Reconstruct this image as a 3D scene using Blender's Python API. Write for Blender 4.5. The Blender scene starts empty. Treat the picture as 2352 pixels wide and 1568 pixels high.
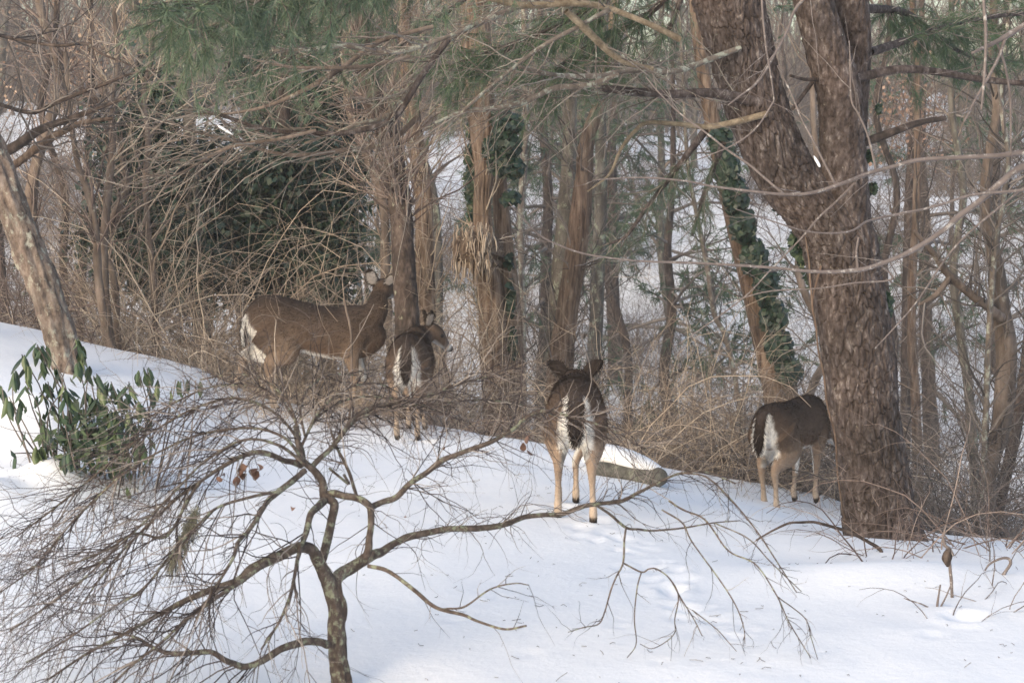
import bpy, math, random
import numpy as np
from mathutils import Vector, Matrix, kdtree

sc = bpy.context.scene
C = sc.collection
rng = np.random.default_rng(11)
random.seed(11)
R_ = math.radians

# ------------------------------------------------------------------ camera, sky, sun, exposure
CAMZ = 1.9
F = 4390.0                      # focal length in pixels of a 2352 px wide view
PITCH = math.atan((784 - 405) / F)
cam_d = bpy.data.cameras.new('camera')
cam = bpy.data.objects.new('camera', cam_d)
C.objects.link(cam)
cam.location = (0, 0, CAMZ)
cam.rotation_euler = (math.pi / 2 - PITCH, 0, 0)
cam_d.sensor_width = 36
cam_d.lens = 36 * F / 2352
cam_d.clip_start = 0.05
cam_d.clip_end = 900
cam_d.dof.use_dof = True
cam_d.dof.focus_distance = 12.5
cam_d.dof.aperture_fstop = 8.0
sc.camera = cam

SUN_EL, SUN_AZ = R_(24), R_(215)     # veiled winter sun behind the camera, to the left
world = bpy.data.worlds.new('World')
sc.world = world
world.use_nodes = True
wn, wl = world.node_tree.nodes, world.node_tree.links
wn.clear()
sky = wn.new('ShaderNodeTexSky')
sky.sky_type = 'NISHITA'
sky.sun_disc = False
sky.sun_elevation = SUN_EL
sky.sun_rotation = SUN_AZ
sky.air_density = 1.0
sky.dust_density = 3.0
sky.ozone_density = 0.6
tint = wn.new('ShaderNodeMix')
tint.data_type = 'RGBA'
tint.blend_type = 'MULTIPLY'
tint.inputs[0].default_value = 1.0
tint.inputs[7].default_value = (0.90, 0.92, 0.93, 1)    # the photograph's white balance
bg = wn.new('ShaderNodeBackground')
bg.inputs[1].default_value = 0.15
wo = wn.new('ShaderNodeOutputWorld')
wl.new(sky.outputs[0], tint.inputs[6])
wtc = wn.new('ShaderNodeTexCoord')
wsp = wn.new('ShaderNodeSeparateXYZ')
wl.new(wtc.outputs['Generated'], wsp.inputs[0])
wrp = wn.new('ShaderNodeValToRGB')
wrp.color_ramp.elements[0].position = 0.0
wrp.color_ramp.elements[0].color = (1.0, 0.86, 0.60, 1)
wrp.color_ramp.elements[1].position = 0.22
wrp.color_ramp.elements[1].color = (1, 1, 1, 1)
wl.new(wsp.outputs[2], wrp.inputs[0])
warm = wn.new('ShaderNodeMix')
warm.data_type = 'RGBA'
warm.blend_type = 'MULTIPLY'
warm.inputs[0].default_value = 1.0
wl.new(tint.outputs[2], warm.inputs[6])
wl.new(wrp.outputs[0], warm.inputs[7])
wl.new(warm.outputs[2], bg.inputs[0])
wl.new(bg.outputs[0], wo.inputs[0])

sun_d = bpy.data.lights.new('sun', 'SUN')
sun_d.energy = 0.5
sun_d.angle = R_(150)
sun_d.color = (1.0, 0.95, 0.88)
sun = bpy.data.objects.new('sun', sun_d)
C.objects.link(sun)
sdir = Vector((math.sin(SUN_AZ) * math.cos(SUN_EL), math.cos(SUN_AZ) * math.cos(SUN_EL), math.sin(SUN_EL)))
sun.rotation_euler = sdir.to_track_quat('Z', 'Y').to_euler()
sun.location = (-10, -30, 30)

sc.view_settings.view_transform = 'Standard'
sc.view_settings.look = 'None'
sc.view_settings.exposure = 1.1
sc.view_settings.gamma = 1
sc.view_settings.use_curve_mapping = False
sc.render.engine = 'CYCLES'
sc.cycles.use_denoising = True
sc.cycles.max_bounces = 6
sc.cycles.diffuse_bounces = 5
sc.cycles.glossy_bounces = 1
sc.cycles.transparent_max_bounces = 4
sc.cycles.volume_bounces = 0

# ------------------------------------------------------------------ maths helpers
def at(u, v, y):
    """world point at distance y that is seen at (u, v) of the 2352 x 1568 view"""
    u, v, y = np.broadcast_arrays(np.asarray(u, float), np.asarray(v, float), np.asarray(y, float))
    cx, cy = (u - 1176) / F, (784 - v) / F
    dy = math.cos(PITCH) + cy * math.sin(PITCH)
    dz = -math.sin(PITCH) + cy * math.cos(PITCH)
    return np.stack([cx / dy * y, y, CAMZ + dz / dy * y], -1)

def px(r, y):
    return r / F * y

def smooth(a, b, x):
    t = np.clip((x - a) / (b - a), 0, 1)
    return t * t * (3 - 2 * t)

def hash3(ix, iy, iz, seed=0):
    n = (ix.astype(np.int64) * 374761393 + iy.astype(np.int64) * 668265263 + iz.astype(np.int64) * 2147483647 + seed * 144665) & 0xffffffff
    n = ((n ^ (n >> 13)) * 1274126177) & 0xffffffff
    n = ((n ^ (n >> 16)) * 2246822519) & 0xffffffff
    return ((n ^ (n >> 15)) & 0xffffff) / float(0xffffff)

def vnoise(p, seed=0):
    p = np.asarray(p, float)
    i = np.floor(p).astype(np.int64)
    f = p - i
    f = f * f * (3 - 2 * f)
    r = 0
    for dx in (0, 1):
        for dy in (0, 1):
            for dz in (0, 1):
                w = (f[..., 0] if dx else 1 - f[..., 0]) * (f[..., 1] if dy else 1 - f[..., 1]) * (f[..., 2] if dz else 1 - f[..., 2])
                r = r + w * hash3(i[..., 0] + dx, i[..., 1] + dy, i[..., 2] + dz, seed)
    return r * 2 - 1

def fbm(p, octv=4, seed=0, gain=0.5):
    p = np.asarray(p, float)
    a, s, r = 1.0, 1.0, 0
    for k in range(octv):
        r = r + a * vnoise(p * s + k * 7.3, seed + k)
        a *= gain
        s *= 2.03
    return r

def worley(a, b, wrap, seed=0):
    """distance to the nearest and second nearest cell point; a wraps every `wrap` cells"""
    ia, ib = np.floor(a).astype(np.int64), np.floor(b).astype(np.int64)
    f1 = np.full(a.shape, 9.0)
    f2 = np.full(a.shape, 9.0)
    cell = np.zeros(a.shape)
    for da in (-1, 0, 1):
        for db in (-1, 0, 1):
            ca, cb = ia + da, ib + db
            w = np.mod(ca, wrap)
            h1 = hash3(w, cb, w * 0, seed)
            h2 = hash3(w, cb, w * 0 + 1, seed)
            d = np.hypot(ca + 0.1 + 0.8 * h1 - a, cb + 0.1 + 0.8 * h2 - b)
            near = d < f1
            f2 = np.where(near, f1, np.minimum(f2, d))
            cell = np.where(near, h1, cell)
            f1 = np.where(near, d, f1)
    return f1, f2, cell

def norm(v):
    return v / np.maximum(np.linalg.norm(v, axis=-1, keepdims=True), 1e-9)

def spline(pts, n):
    """Catmull-Rom through the rows of pts, n samples (any number of columns)"""
    p = np.asarray(pts, float)
    if len(p) == 2:
        t = np.linspace(0, 1, n)[:, None]
        return p[0] * (1 - t) + p[1] * t
    q = np.vstack([2 * p[0] - p[1], p, 2 * p[-1] - p[-2]])
    d = np.concatenate([[0], np.cumsum(np.linalg.norm(np.diff(p[:, :3], axis=0), axis=1) + 1e-9)])
    s = np.interp(np.linspace(0, d[-1], n), d, np.arange(len(p)))
    i = np.minimum(s.astype(int), len(p) - 2)
    t = (s - i)[:, None]
    a, b, c, e = q[i], q[i + 1], q[i + 2], q[i + 3]
    return 0.5 * (2 * b + (c - a) * t + (2 * a - 5 * b + 4 * c - e) * t * t + (3 * b - a - 3 * c + e) * t ** 3)

# ------------------------------------------------------------------ mesh helpers
class MB:
    """collects geometry for ONE mesh object"""
    def __init__(self):
        self.v, self.q, self.t, self.tone, self.col, self.n = [], [], [], [], [], 0
    def add(self, v, q=None, t=None, tone=0.5, col=None):
        v = np.asarray(v, float).reshape(-1, 3)
        self.v.append(v)
        if q is not None and len(q):
            self.q.append(np.asarray(q) + self.n)
        if t is not None and len(t):
            self.t.append(np.asarray(t) + self.n)
        self.tone.append(np.broadcast_to(np.asarray(tone, float), (len(v),)))
        if col is not None:
            self.col.append(np.asarray(col, float))
        self.n += len(v)
        return self
    def tubes(self, P, R, S=4, tone=None):
        """P (N,K,3) centre lines, R (N,K) radii"""
        P = np.asarray(P, float)
        R = np.asarray(R, float)
        N, K, _ = P.shape
        T = norm(np.gradient(P, axis=1))
        ref = np.where(np.abs(T[:, 0, 2:3]) > 0.8, np.array([[1.0, 0, 0]]), np.array([[0, 0, 1.0]]))
        n = norm(np.cross(T[:, 0], ref))
        ang = np.arange(S) * 2 * math.pi / S
        V = np.empty((N, K, S, 3))
        for k in range(K):
            n = norm(n - (n * T[:, k]).sum(-1, keepdims=True) * T[:, k])
            b = np.cross(T[:, k], n)
            V[:, k] = P[:, k, None] + R[:, k, None, None] * (np.cos(ang)[None, :, None] * n[:, None] + np.sin(ang)[None, :, None] * b[:, None])
        idx = np.arange(N * K * S).reshape(N, K, S)
        a, b_ = idx[:, :-1], idx[:, 1:]
        Q = np.stack([a, np.roll(a, -1, 2), np.roll(b_, -1, 2), b_], -1).reshape(-1, 4)
        tone = rng.random(N) if tone is None else np.broadcast_to(np.asarray(tone, float), (N,))
        self.add(V, Q, None, np.repeat(tone, K * S))
        return self
    def mesh(self, name, mat, org=(0, 0, 0), flat=False):
        me = bpy.data.meshes.new(name)
        v = np.concatenate(self.v) - np.asarray(org, float)
        me.vertices.add(len(v))
        me.vertices.foreach_set('co', v.astype(np.float32).ravel())
        q = np.concatenate(self.q) if self.q else np.zeros((0, 4), int)
        t = np.concatenate(self.t) if self.t else np.zeros((0, 3), int)
        me.loops.add(q.size + t.size)
        me.loops.foreach_set('vertex_index', np.concatenate([q.ravel(), t.ravel()]).astype(np.int32))
        me.polygons.add(len(q) + len(t))
        me.polygons.foreach_set('loop_start', np.concatenate([np.arange(len(q)) * 4, q.size + np.arange(len(t)) * 3]).astype(np.int32))
        a = me.attributes.new('tone', 'FLOAT', 'POINT')
        a.data.foreach_set('value', np.concatenate(self.tone).astype(np.float32))
        if self.col:
            a = me.attributes.new('hue', 'FLOAT_COLOR', 'POINT')
            c = np.concatenate(self.col)
            a.data.foreach_set('color', np.concatenate([c, np.ones((len(c), 1))], 1).astype(np.float32).ravel())
        me.update(calc_edges=True)
        if not flat:
            me.shade_smooth()
        if mat:
            me.materials.append(mat)
        return me
    def build(self, name, mat, parent=None, flat=False, kind=None):
        org = parent.location if parent is not None else (0, 0, 0)
        if parent is not None and parent.parent is not None:
            org = parent.location + parent.parent.location
        o = bpy.data.objects.new(name, self.mesh(name, mat, org, flat))
        C.objects.link(o)
        if parent is not None:
            o.parent = parent
        if kind:
            o['kind'] = kind
        return o

def tag(o, label, cat, group=None, kind=None):
    o['label'] = label
    o['category'] = cat
    if group:
        o['group'] = group
    if kind:
        o['kind'] = kind
    return o

def thing(name, label, cat, loc, group=None):
    o = bpy.data.objects.new(name, None)
    C.objects.link(o)
    o.location = [float(c) for c in loc]
    o.empty_display_size = 0.2
    return tag(o, label, cat, group)

def spawn(P, R, n, t0, t1, L, ang, K=5, grav=0.0, wob=0.15, rmax=0.006, rk=0.6, bias=None, taper=0.3, minr=0.0008, rg=None, prefer=None):
    """n children grown off the centre lines P (N,K,3)"""
    g = rg or rng
    N, Kp, _ = P.shape
    ln = np.linalg.norm(np.diff(P, axis=1), axis=2).sum(1)
    w = ln / ln.sum() if prefer is None else prefer / prefer.sum()
    i = g.choice(N, n, p=w)
    s = (t0 + (t1 - t0) * g.random(n)) * (Kp - 1)
    k = np.minimum(s.astype(int), Kp - 2)
    f = (s - k)[:, None]
    p = P[i, k] * (1 - f) + P[i, k + 1] * f
    r0 = R[i, k] * (1 - f[:, 0]) + R[i, k + 1] * f[:, 0]
    T = norm(P[i, k + 1] - P[i, k])
    q = norm(np.cross(T, norm(g.normal(size=(n, 3)))))
    a = np.radians(ang * (0.6 + 0.8 * g.random(n)))[:, None]
    d = np.cos(a) * T + np.sin(a) * q
    if bias is not None:
        d = d + np.asarray(bias)
    d = norm(d)
    Ln = (L[0] + (L[1] - L[0]) * g.random(n) ** 1.5)[:, None]
    st = Ln / (K - 1)
    Q = np.empty((n, K, 3))
    Q[:, 0] = p
    for j in range(1, K):
        Q[:, j] = Q[:, j - 1] + d * st
        d = norm(d + g.normal(size=(n, 3)) * wob + np.array([0, 0, -1.0]) * grav * st)
    r = np.clip(np.minimum(r0 * rk, rmax), minr, None)
    RR = r[:, None] * np.linspace(1, taper, K)[None]
    return Q, RR

# ------------------------------------------------------------------ terrain
BX = [-60, -8, -4.02, -3.44, -2.86, -2.55, -2.31, -2.0, -1.6, 0, 0.8, 1.5, 2.1, 2.7, 4, 60]
BZ = [2.2, 1.35, 0.68, 0.56, 0.43, 0.34, 0.21, 0.07, 0.02, 0.0, -0.11, -0.25, -0.40, -0.54, -0.66, -1.0]
CX = [-60, -4, -2.3, -1.4, -0.7, -0.2, 0.3, 0.9, 1.6, 2.3, 3.0, 60]
CY = [17, 15.6, 15.4, 15.5, 14.6, 14.0, 13.7, 13.4, 13.7, 13.9, 13.0, 12.5]
feet = []          # footprints (x, y, radius, depth)
def G(x, y, fine=True):
    x, y = np.broadcast_arrays(np.asarray(x, float), np.asarray(y, float))
    zb = np.interp(x, BX, BZ)
    w = np.where(x < 0, smooth(8.6, 14.6, y), smooth(9.0, 13.2, y))
    z = zb * w
    z = z + 0.26 * np.exp(-((x + 3.0) ** 2 + ((y - 12.0) * 0.8) ** 2) / 0.14) - 0.07 * np.exp(-((x + 0.62) ** 2 + (y - 7.1) ** 2) / 0.10)          # drift over the rhododendron
    z = z + 0.06 * np.exp(-((x - 1.75) ** 2 / 0.35 + (y - 9.0) ** 2 / 0.09)) * smooth(0.8, 1.3, x)
    z = z - 0.05 * np.exp(-((x - 1.6) ** 2 / 0.25 + (y - 9.7) ** 2 / 0.12))
    z = z - 0.05 * np.exp(-(((x - 2.14) ** 2 + (y - 10.95) ** 2) / 0.13))
    z = z + 0.15 * np.exp(-((x + 2.66) ** 2 + (y - 10.95) ** 2) / 0.045) + 0.12 * np.exp(-((x + 2.95) ** 2 + (y - 10.55) ** 2) / 0.05) + 0.08 * np.exp(-((x + 2.2) ** 2 + (y - 11.2) ** 2) / 0.04)
    z = z + 0.02 * np.exp(-(((x - 2.1) ** 2 + (y - 10.7) ** 2) / 0.20))
    z = z + 0.07 * np.exp(-((x - 0.62) ** 2 / 0.12 + (y - 13.0) ** 2 / 0.10))          # snow heaped on the log
    z = z + 0.025 * vnoise(np.stack([x * 0.9, y * 0.7, x * 0 + 3.1], -1), 5)
    if fine:
        z = z + 0.007 * fbm(np.stack([x * 3.1, y * 2.3, x * 0 + 1.7], -1), 3, 9)
        for fx, fy, fr, fd in feet:
            d2 = ((x - fx) ** 2 + ((y - fy) * 0.8) ** 2) / fr ** 2
            z = z - fd * np.exp(-d2) + fd * 0.35 * np.exp(-((np.sqrt(d2) - 1.7) ** 2) * 4)
    d = np.maximum(0, y - np.interp(x, CX, CY))
    z = z - 0.62 * d * d / (d + 0.7)
    z = -4.2 + np.logaddexp(0, (z + 4.2) * 3) / 3
    hill = np.interp(y, [-50, 24, 34, 50, 68, 80, 120, 400], [-40, -14, -3.2, 0.3, 3.2, 4.4, 7.5, 9])
    hill = hill + (0.9 * vnoise(np.stack([x * 0.09, y * 0.08, x * 0], -1), 3) + 0.25 * vnoise(np.stack([x * 0.5, y * 0.4, x * 0], -1), 4)) * smooth(26, 40, y)
    m = np.maximum(z, hill)
    return m + np.log1p(np.exp(-np.abs(z - hill) * 2)) / 2 * smooth(20, 30, y)

def gpt(x, y):
    return np.array([x, y, float(G(np.array([x]), np.array([y]))[0])])

# ------------------------------------------------------------------ materials
def new_mat(name):
    m = bpy.data.materials.new(name)
    m.use_nodes = True
    nt = m.node_tree
    b = nt.nodes['Principled BSDF']
    b.inputs['Roughness'].default_value = 0.85
    b.inputs['Specular IOR Level'].default_value = 0.25
    return m, nt, b

def ramp(nt, stops):
    r = nt.nodes.new('ShaderNodeValToRGB')
    e = r.color_ramp.elements
    while len(e) < len(stops):
        e.new(0.5)
    for k, (p, c) in enumerate(stops):
        e[k].position = p
        e[k].color = (*c, 1)
    return r

def noise(nt, scale, detail=4, rough=0.6, stretch=(1, 1, 1)):
    tc = nt.nodes.new('ShaderNodeTexCoord')
    mp = nt.nodes.new('ShaderNodeMapping')
    mp.inputs['Scale'].default_value = stretch
    n = nt.nodes.new('ShaderNodeTexNoise')
    n.inputs['Scale'].default_value = scale
    n.inputs['Detail'].default_value = detail
    n.inputs['Roughness'].default_value = rough
    nt.links.new(tc.outputs['Object'], mp.inputs[0])
    nt.links.new(mp.outputs[0], n.inputs['Vector'])
    return n

def mixc(nt, fac, a, b, mode='MIX'):
    m = nt.nodes.new('ShaderNodeMix')
    m.data_type = 'RGBA'
    m.blend_type = mode
    for sock, val in ((m.inputs[0], fac), (m.inputs[6], a), (m.inputs[7], b)):
        if hasattr(val, 'type') and not isinstance(val, (tuple, float)):
            nt.links.new(val, sock)
        else:
            sock.default_value = val if isinstance(val, float) else (*val, 1)
    return m.outputs[2]

def bump(nt, b, h, strength, dist):
    bp = nt.nodes.new('ShaderNodeBump')
    bp.inputs['Strength'].default_value = strength
    bp.inputs['Distance'].default_value = dist
    nt.links.new(h, bp.inputs['Height'])
    nt.links.new(bp.outputs[0], b.inputs['Normal'])

WOOD = 0.80         # one knob for all bark and twigs
def bark(name, stops, lichen=None, lich_amt=0.62, scale=9, stretch=(1, 1, 0.22), bdist=0.012, moss=None):
    m, nt, b = new_mat(name)
    n = noise(nt, scale, 6, 0.68, stretch)
    r = ramp(nt, [(p, tuple(min(0.62, c * WOOD) for c in q)) for p, q in stops])
    nt.links.new(n.outputs[0], r.inputs[0])
    col = r.outputs[0]
    if lichen:
        n2 = noise(nt, scale * 0.9, 5, 0.7, (1, 1, 0.8))
        r2 = ramp(nt, [(lich_amt - 0.03, (0, 0, 0)), (lich_amt + 0.05, (1, 1, 1))])
        nt.links.new(n2.outputs[0], r2.inputs[0])
        col = mixc(nt, r2.outputs[0], col, lichen)
    n4 = noise(nt, 2.2, 3, 0.6)
    r4 = ramp(nt, [(0.3, (0.70, 0.72, 0.72)), (0.7, (1.25, 1.2, 1.15))])
    nt.links.new(n4.outputs[0], r4.inputs[0])
    col = mixc(nt, 1.0, col, r4.outputs[0], 'MULTIPLY')
    nt.links.new(col, b.inputs['Base Color'])
    n3 = noise(nt, scale * 3, 5, 0.7, stretch)
    bump(nt, b, n3.outputs[0], 0.8, bdist)
    return m

def toned(name, stops, rough=0.8, spots=None):
    """colour picked per twig from its own random tone, with fine mottling"""
    m, nt, b = new_mat(name)
    at_ = nt.nodes.new('ShaderNodeAttribute')
    at_.attribute_name = 'tone'
    r = ramp(nt, [(p, tuple(min(0.62, c * WOOD) for c in q)) for p, q in stops])
    nt.links.new(at_.outputs['Fac'], r.inputs[0])
    n = noise(nt, 14, 3, 0.6)
    r2 = ramp(nt, [(0.3, (0.75, 0.75, 0.75)), (0.7, (1.2, 1.2, 1.2))])
    nt.links.new(n.outputs[0], r2.inputs[0])
    col = mixc(nt, 1.0, r.outputs[0], r2.outputs[0], 'MULTIPLY')
    if spots:
        n3 = noise(nt, 30, 4, 0.7)
        r3 = ramp(nt, [(0.56, (0, 0, 0)), (0.66, (1, 1, 1))])
        nt.links.new(n3.outputs[0], r3.inputs[0])
        col = mixc(nt, r3.outputs[0], col, spots)
    nt.links.new(col, b.inputs['Base Color'])
    b.inputs['Roughness'].default_value = rough
    return m

def leafy(name, stops, rough=0.5, trans=0.15):
    m, nt, b = new_mat(name)
    at_ = nt.nodes.new('ShaderNodeAttribute')
    at_.attribute_name = 'tone'
    oi = nt.nodes.new('ShaderNodeObjectInfo')
    ad = nt.nodes.new('ShaderNodeMath')
    ad.operation = 'ADD'
    mu = nt.nodes.new('ShaderNodeMath')
    mu.operation = 'MULTIPLY_ADD'
    mu.inputs[1].default_value = 0.5
    mu.inputs[2].default_value = -0.25
    nt.links.new(oi.outputs['Random'], mu.inputs[0])
    nt.links.new(at_.outputs['Fac'], ad.inputs[0])
    nt.links.new(mu.outputs[0], ad.inputs[1])
    r = ramp(nt, stops)
    nt.links.new(ad.outputs[0], r.inputs[0])
    nt.links.new(r.outputs[0], b.inputs['Base Color'])
    b.inputs['Roughness'].default_value = rough
    b.inputs['Specular IOR Level'].default_value = 0.4
    return m

M = {}
# snow
m, nt, b = new_mat('snow')
n1 = noise(nt, 0.8, 4, 0.6)
r1 = ramp(nt, [(0.3, (0.80, 0.815, 0.845)), (0.7, (0.875, 0.88, 0.89))])
nt.links.new(n1.outputs[0], r1.inputs[0])
nt.links.new(r1.outputs[0], b.inputs['Base Color'])
b.inputs['Roughness'].default_value = 0.7
n2 = noise(nt, 22, 6, 0.7)
bump(nt, b, n2.outputs[0], 0.35, 0.02)
M['snow'] = m
M['pine_bark'] = bark('pine_bark', [(0.34, (0.035, 0.025, 0.022)), (0.47, (0.080, 0.062, 0.056)), (0.58, (0.135, 0.110, 0.104)), (0.70, (0.32, 0.288, 0.272))],
                      (0.36, 0.36, 0.31), 0.69, 26, (1, 1, 0.5), 0.014)
M['dark_bark'] = bark('dark_bark', [(0.34, (0.03, 0.024, 0.021)), (0.52, (0.085, 0.064, 0.055)), (0.72, (0.20, 0.16, 0.14))], (0.24, 0.25, 0.20), 0.66, 16, (1, 1, 0.4))
M['shaggy_bark'] = bark('shaggy_bark', [(0.34, (0.07, 0.048, 0.036)), (0.5, (0.23, 0.165, 0.125)), (0.68, (0.42, 0.335, 0.265))], (0.24, 0.225, 0.19), 0.66, 26, (1, 1, 0.14), 0.025)
M['red_bark'] = bark('red_bark', [(0.34, (0.07, 0.047, 0.036)), (0.5, (0.20, 0.142, 0.108)), (0.68, (0.36, 0.28, 0.22))], (0.24, 0.225, 0.19), 0.66, 26, (1, 1, 0.14), 0.025)
M['grey_bark'] = bark('grey_bark', [(0.33, (0.055, 0.049, 0.043)), (0.52, (0.13, 0.117, 0.102)), (0.7, (0.25, 0.235, 0.21))], (0.25, 0.27, 0.21), 0.58, 12, (1, 1, 0.25))
M['pale_bark'] = bark('pale_bark', [(0.34, (0.085, 0.064, 0.054)), (0.5, (0.225, 0.178, 0.15)), (0.68, (0.38, 0.325, 0.285))], (0.34, 0.34, 0.29), 0.57, 17, (1, 1, 0.6), 0.02)
M['tan_bark'] = bark('tan_bark', [(0.33, (0.085, 0.066, 0.055)), (0.52, (0.20, 0.157, 0.13)), (0.7, (0.34, 0.28, 0.24))], (0.38, 0.36, 0.31), 0.66, 9, (1, 1, 0.3))
M['lichen_bark'] = bark('lichen_bark', [(0.3, (0.12, 0.10, 0.085)), (0.6, (0.24, 0.20, 0.17))], (0.33, 0.345, 0.295), 0.54, 18, (1, 1, 0.6))
M['maple_bark'] = bark('maple_bark', [(0.3, (0.05, 0.038, 0.034)), (0.5, (0.13, 0.10, 0.085)), (0.72, (0.26, 0.215, 0.185))], (0.27, 0.29, 0.21), 0.56, 34, (1, 1, 0.7), 0.012)
M['broken_wood'] = bark('broken_wood', [(0.33, (0.13, 0.10, 0.07)), (0.52, (0.27, 0.22, 0.155)), (0.7, (0.44, 0.37, 0.275))], None, 0.7, 20, (1, 1, 1))
M['maple_twig'] = toned('maple_twig', [(0.0, (0.030, 0.023, 0.024)), (0.5, (0.075, 0.058, 0.056)), (0.72, (0.20, 0.165, 0.148)), (1.0, (0.42, 0.37, 0.33))])
M['pine_twig'] = toned('pine_twig', [(0.0, (0.10, 0.08, 0.07)), (0.5, (0.22, 0.18, 0.152)), (1.0, (0.40, 0.345, 0.295))], 0.85, (0.34, 0.36, 0.29))
M['grey_twig'] = toned('grey_twig', [(0.0, (0.07, 0.06, 0.055)), (0.5, (0.16, 0.135, 0.12)), (1.0, (0.32, 0.275, 0.24))])
M['tan_cane'] = toned('tan_cane', [(0.0, (0.19, 0.142, 0.108)), (0.45, (0.42, 0.33, 0.25)), (1.0, (0.72, 0.60, 0.47))])
M['red_twig'] = toned('red_twig', [(0.0, (0.10, 0.073, 0.064)), (0.5, (0.22, 0.165, 0.142)), (1.0, (0.40, 0.32, 0.275))])
M['far_twig'] = toned('far_twig', [(0.0, (0.10, 0.08, 0.07)), (0.5, (0.20, 0.16, 0.135)), (1.0, (0.34, 0.275, 0.225))])
M['glossy_twig'] = toned('glossy_twig', [(0.0, (0.09, 0.065, 0.062)), (1.0, (0.30, 0.26, 0.24))], 0.5, (0.40, 0.38, 0.36))
M['ivy'] = leafy('ivy', [(0.0, (0.010, 0.022, 0.013)), (0.5, (0.018, 0.037, 0.021)), (0.85, (0.030, 0.056, 0.028)), (1.0, (0.065, 0.09, 0.042))], 0.45)
M['needle'] = leafy('needle', [(0.0, (0.05, 0.08, 0.048)), (0.6, (0.10, 0.145, 0.085)), (1.0, (0.17, 0.215, 0.13))], 0.5)
M['dark_needle'] = leafy('dark_needle', [(0.0, (0.025, 0.05, 0.028)), (0.6, (0.055, 0.095, 0.05)), (1.0, (0.10, 0.145, 0.07))], 0.5)
M['rhodo_leaf'] = leafy('rhodo_leaf', [(0.0, (0.016, 0.034, 0.019)), (0.5, (0.040, 0.072, 0.032)), (1.0, (0.10, 0.135, 0.055))], 0.38)
M['dead_leaf'] = leafy('dead_leaf', [(0.0, (0.07, 0.036, 0.026)), (0.5, (0.15, 0.08, 0.055)), (1.0, (0.28, 0.165, 0.115))], 0.7)
M['oak_leaf'] = leafy('oak_leaf', [(0.0, (0.17, 0.10, 0.07)), (0.5, (0.30, 0.19, 0.135)), (1.0, (0.46, 0.33, 0.24))], 0.7)
M['stone_log'] = bark('stone_log', [(0.35, (0.075, 0.072, 0.062)), (0.55, (0.15, 0.147, 0.13)), (0.72, (0.25, 0.245, 0.22))], (0.20, 0.215, 0.165), 0.6, 22, (1, 1, 1), 0.006)
m, nt, b = new_mat('deer_coat')
at_ = nt.nodes.new('ShaderNodeAttribute')
at_.attribute_name = 'hue'
n = noise(nt, 60, 4, 0.7, (0.35, 1, 1))
r = ramp(nt, [(0.3, (0.86, 0.86, 0.86)), (0.7, (1.1, 1.1, 1.1))])
nt.links.new(n.outputs[0], r.inputs[0])
nt.links.new(mixc(nt, 1.0, at_.outputs['Color'], r.outputs[0], 'MULTIPLY'), b.inputs['Base Color'])
b.inputs['Roughness'].default_value = 0.9
b.inputs['Specular IOR Level'].default_value = 0.1
bump(nt, b, n.outputs[0], 0.6, 0.01)
M['deer_coat'] = m
m, nt, b = new_mat('wet_black')
n = noise(nt, 40, 2)
r = ramp(nt, [(0.4, (0.008, 0.006, 0.005)), (0.6, (0.02, 0.016, 0.014))])
nt.links.new(n.outputs[0], r.inputs[0])
nt.links.new(r.outputs[0], b.inputs['Base Color'])
b.inputs['Roughness'].default_value = 0.15
M['wet_black'] = m
# ------------------------------------------------------------------ snow ground and far hillside: one sheet
def fp(u, v, y, r=0.06, d=0.035):
    p = at(u, v, y)
    feet.append((float(p[0]), float(p[1]), r, d))
for k in range(46):                      # the trail the deer have left in the snow
    t = k / 45
    fp(1345 + 330 * t + 46 * rng.normal(), 1225 + 270 * t + 26 * rng.normal(), 10.3 - 2.5 * t + 0.1 * rng.normal(), 0.03 + 0.03 * rng.random(), 0.008 + 0.012 * rng.random())
for u, v, y in ((1290, 1188, 10.9), (1375, 1220, 10.5), (905, 985, 13.8), (975, 1000, 13.6), (1772, 1150, 13.0), (2215, 1480, 8.1)):
    fp(u, v, y, 0.07, 0.03)
for k in range(14):
    fp(rng.uniform(1000, 2300), rng.uniform(1350, 1560), rng.uniform(7.3, 8.6), 0.02 + 0.03 * rng.random(), 0.004 + 0.006 * rng.random())

def axis(lo, hi, step, far_lo, far_hi, n):
    g = (np.linspace(0, 1, n + 1)[1:]) ** 2.2
    return np.concatenate([(lo - g * (lo - far_lo))[::-1], np.arange(lo, hi, step), hi + g * (far_hi - hi)])
xs = axis(-4.6, 4.6, 0.035, -160, 160, 60)
ys = np.concatenate([np.linspace(-25, 5.6, 16), np.arange(5.8, 16.5, 0.035), 16.5 + np.linspace(0.05, 1, 110) ** 1.7 * 300])
X, Y = np.meshgrid(xs, ys)
Z = G(X, Y)
idx = np.arange(X.size).reshape(X.shape)
Q = np.stack([idx[:-1, :-1], idx[:-1, 1:], idx[1:, 1:], idx[1:, :-1]], -1).reshape(-1, 4)
gm = MB().add(np.stack([X, Y, Z], -1), Q)
ground = gm.build('snow_ground', M['snow'])
ground['kind'] = 'structure'

# ------------------------------------------------------------------ limbs and trunks
def world_line(pts, y, y1=None):
    """rows (u, v, r) or (u, v, r, y) -> rows (x, y, z, radius)"""
    out = []
    n = len(pts)
    for k, p in enumerate(pts):
        yy = p[3] if len(p) > 3 else y + ((y1 - y) * k / (n - 1) if y1 is not None else 0)
        w = at(p[0], p[1], yy)
        out.append([*w, px(p[2], yy)])
    return np.array(out)

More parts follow.
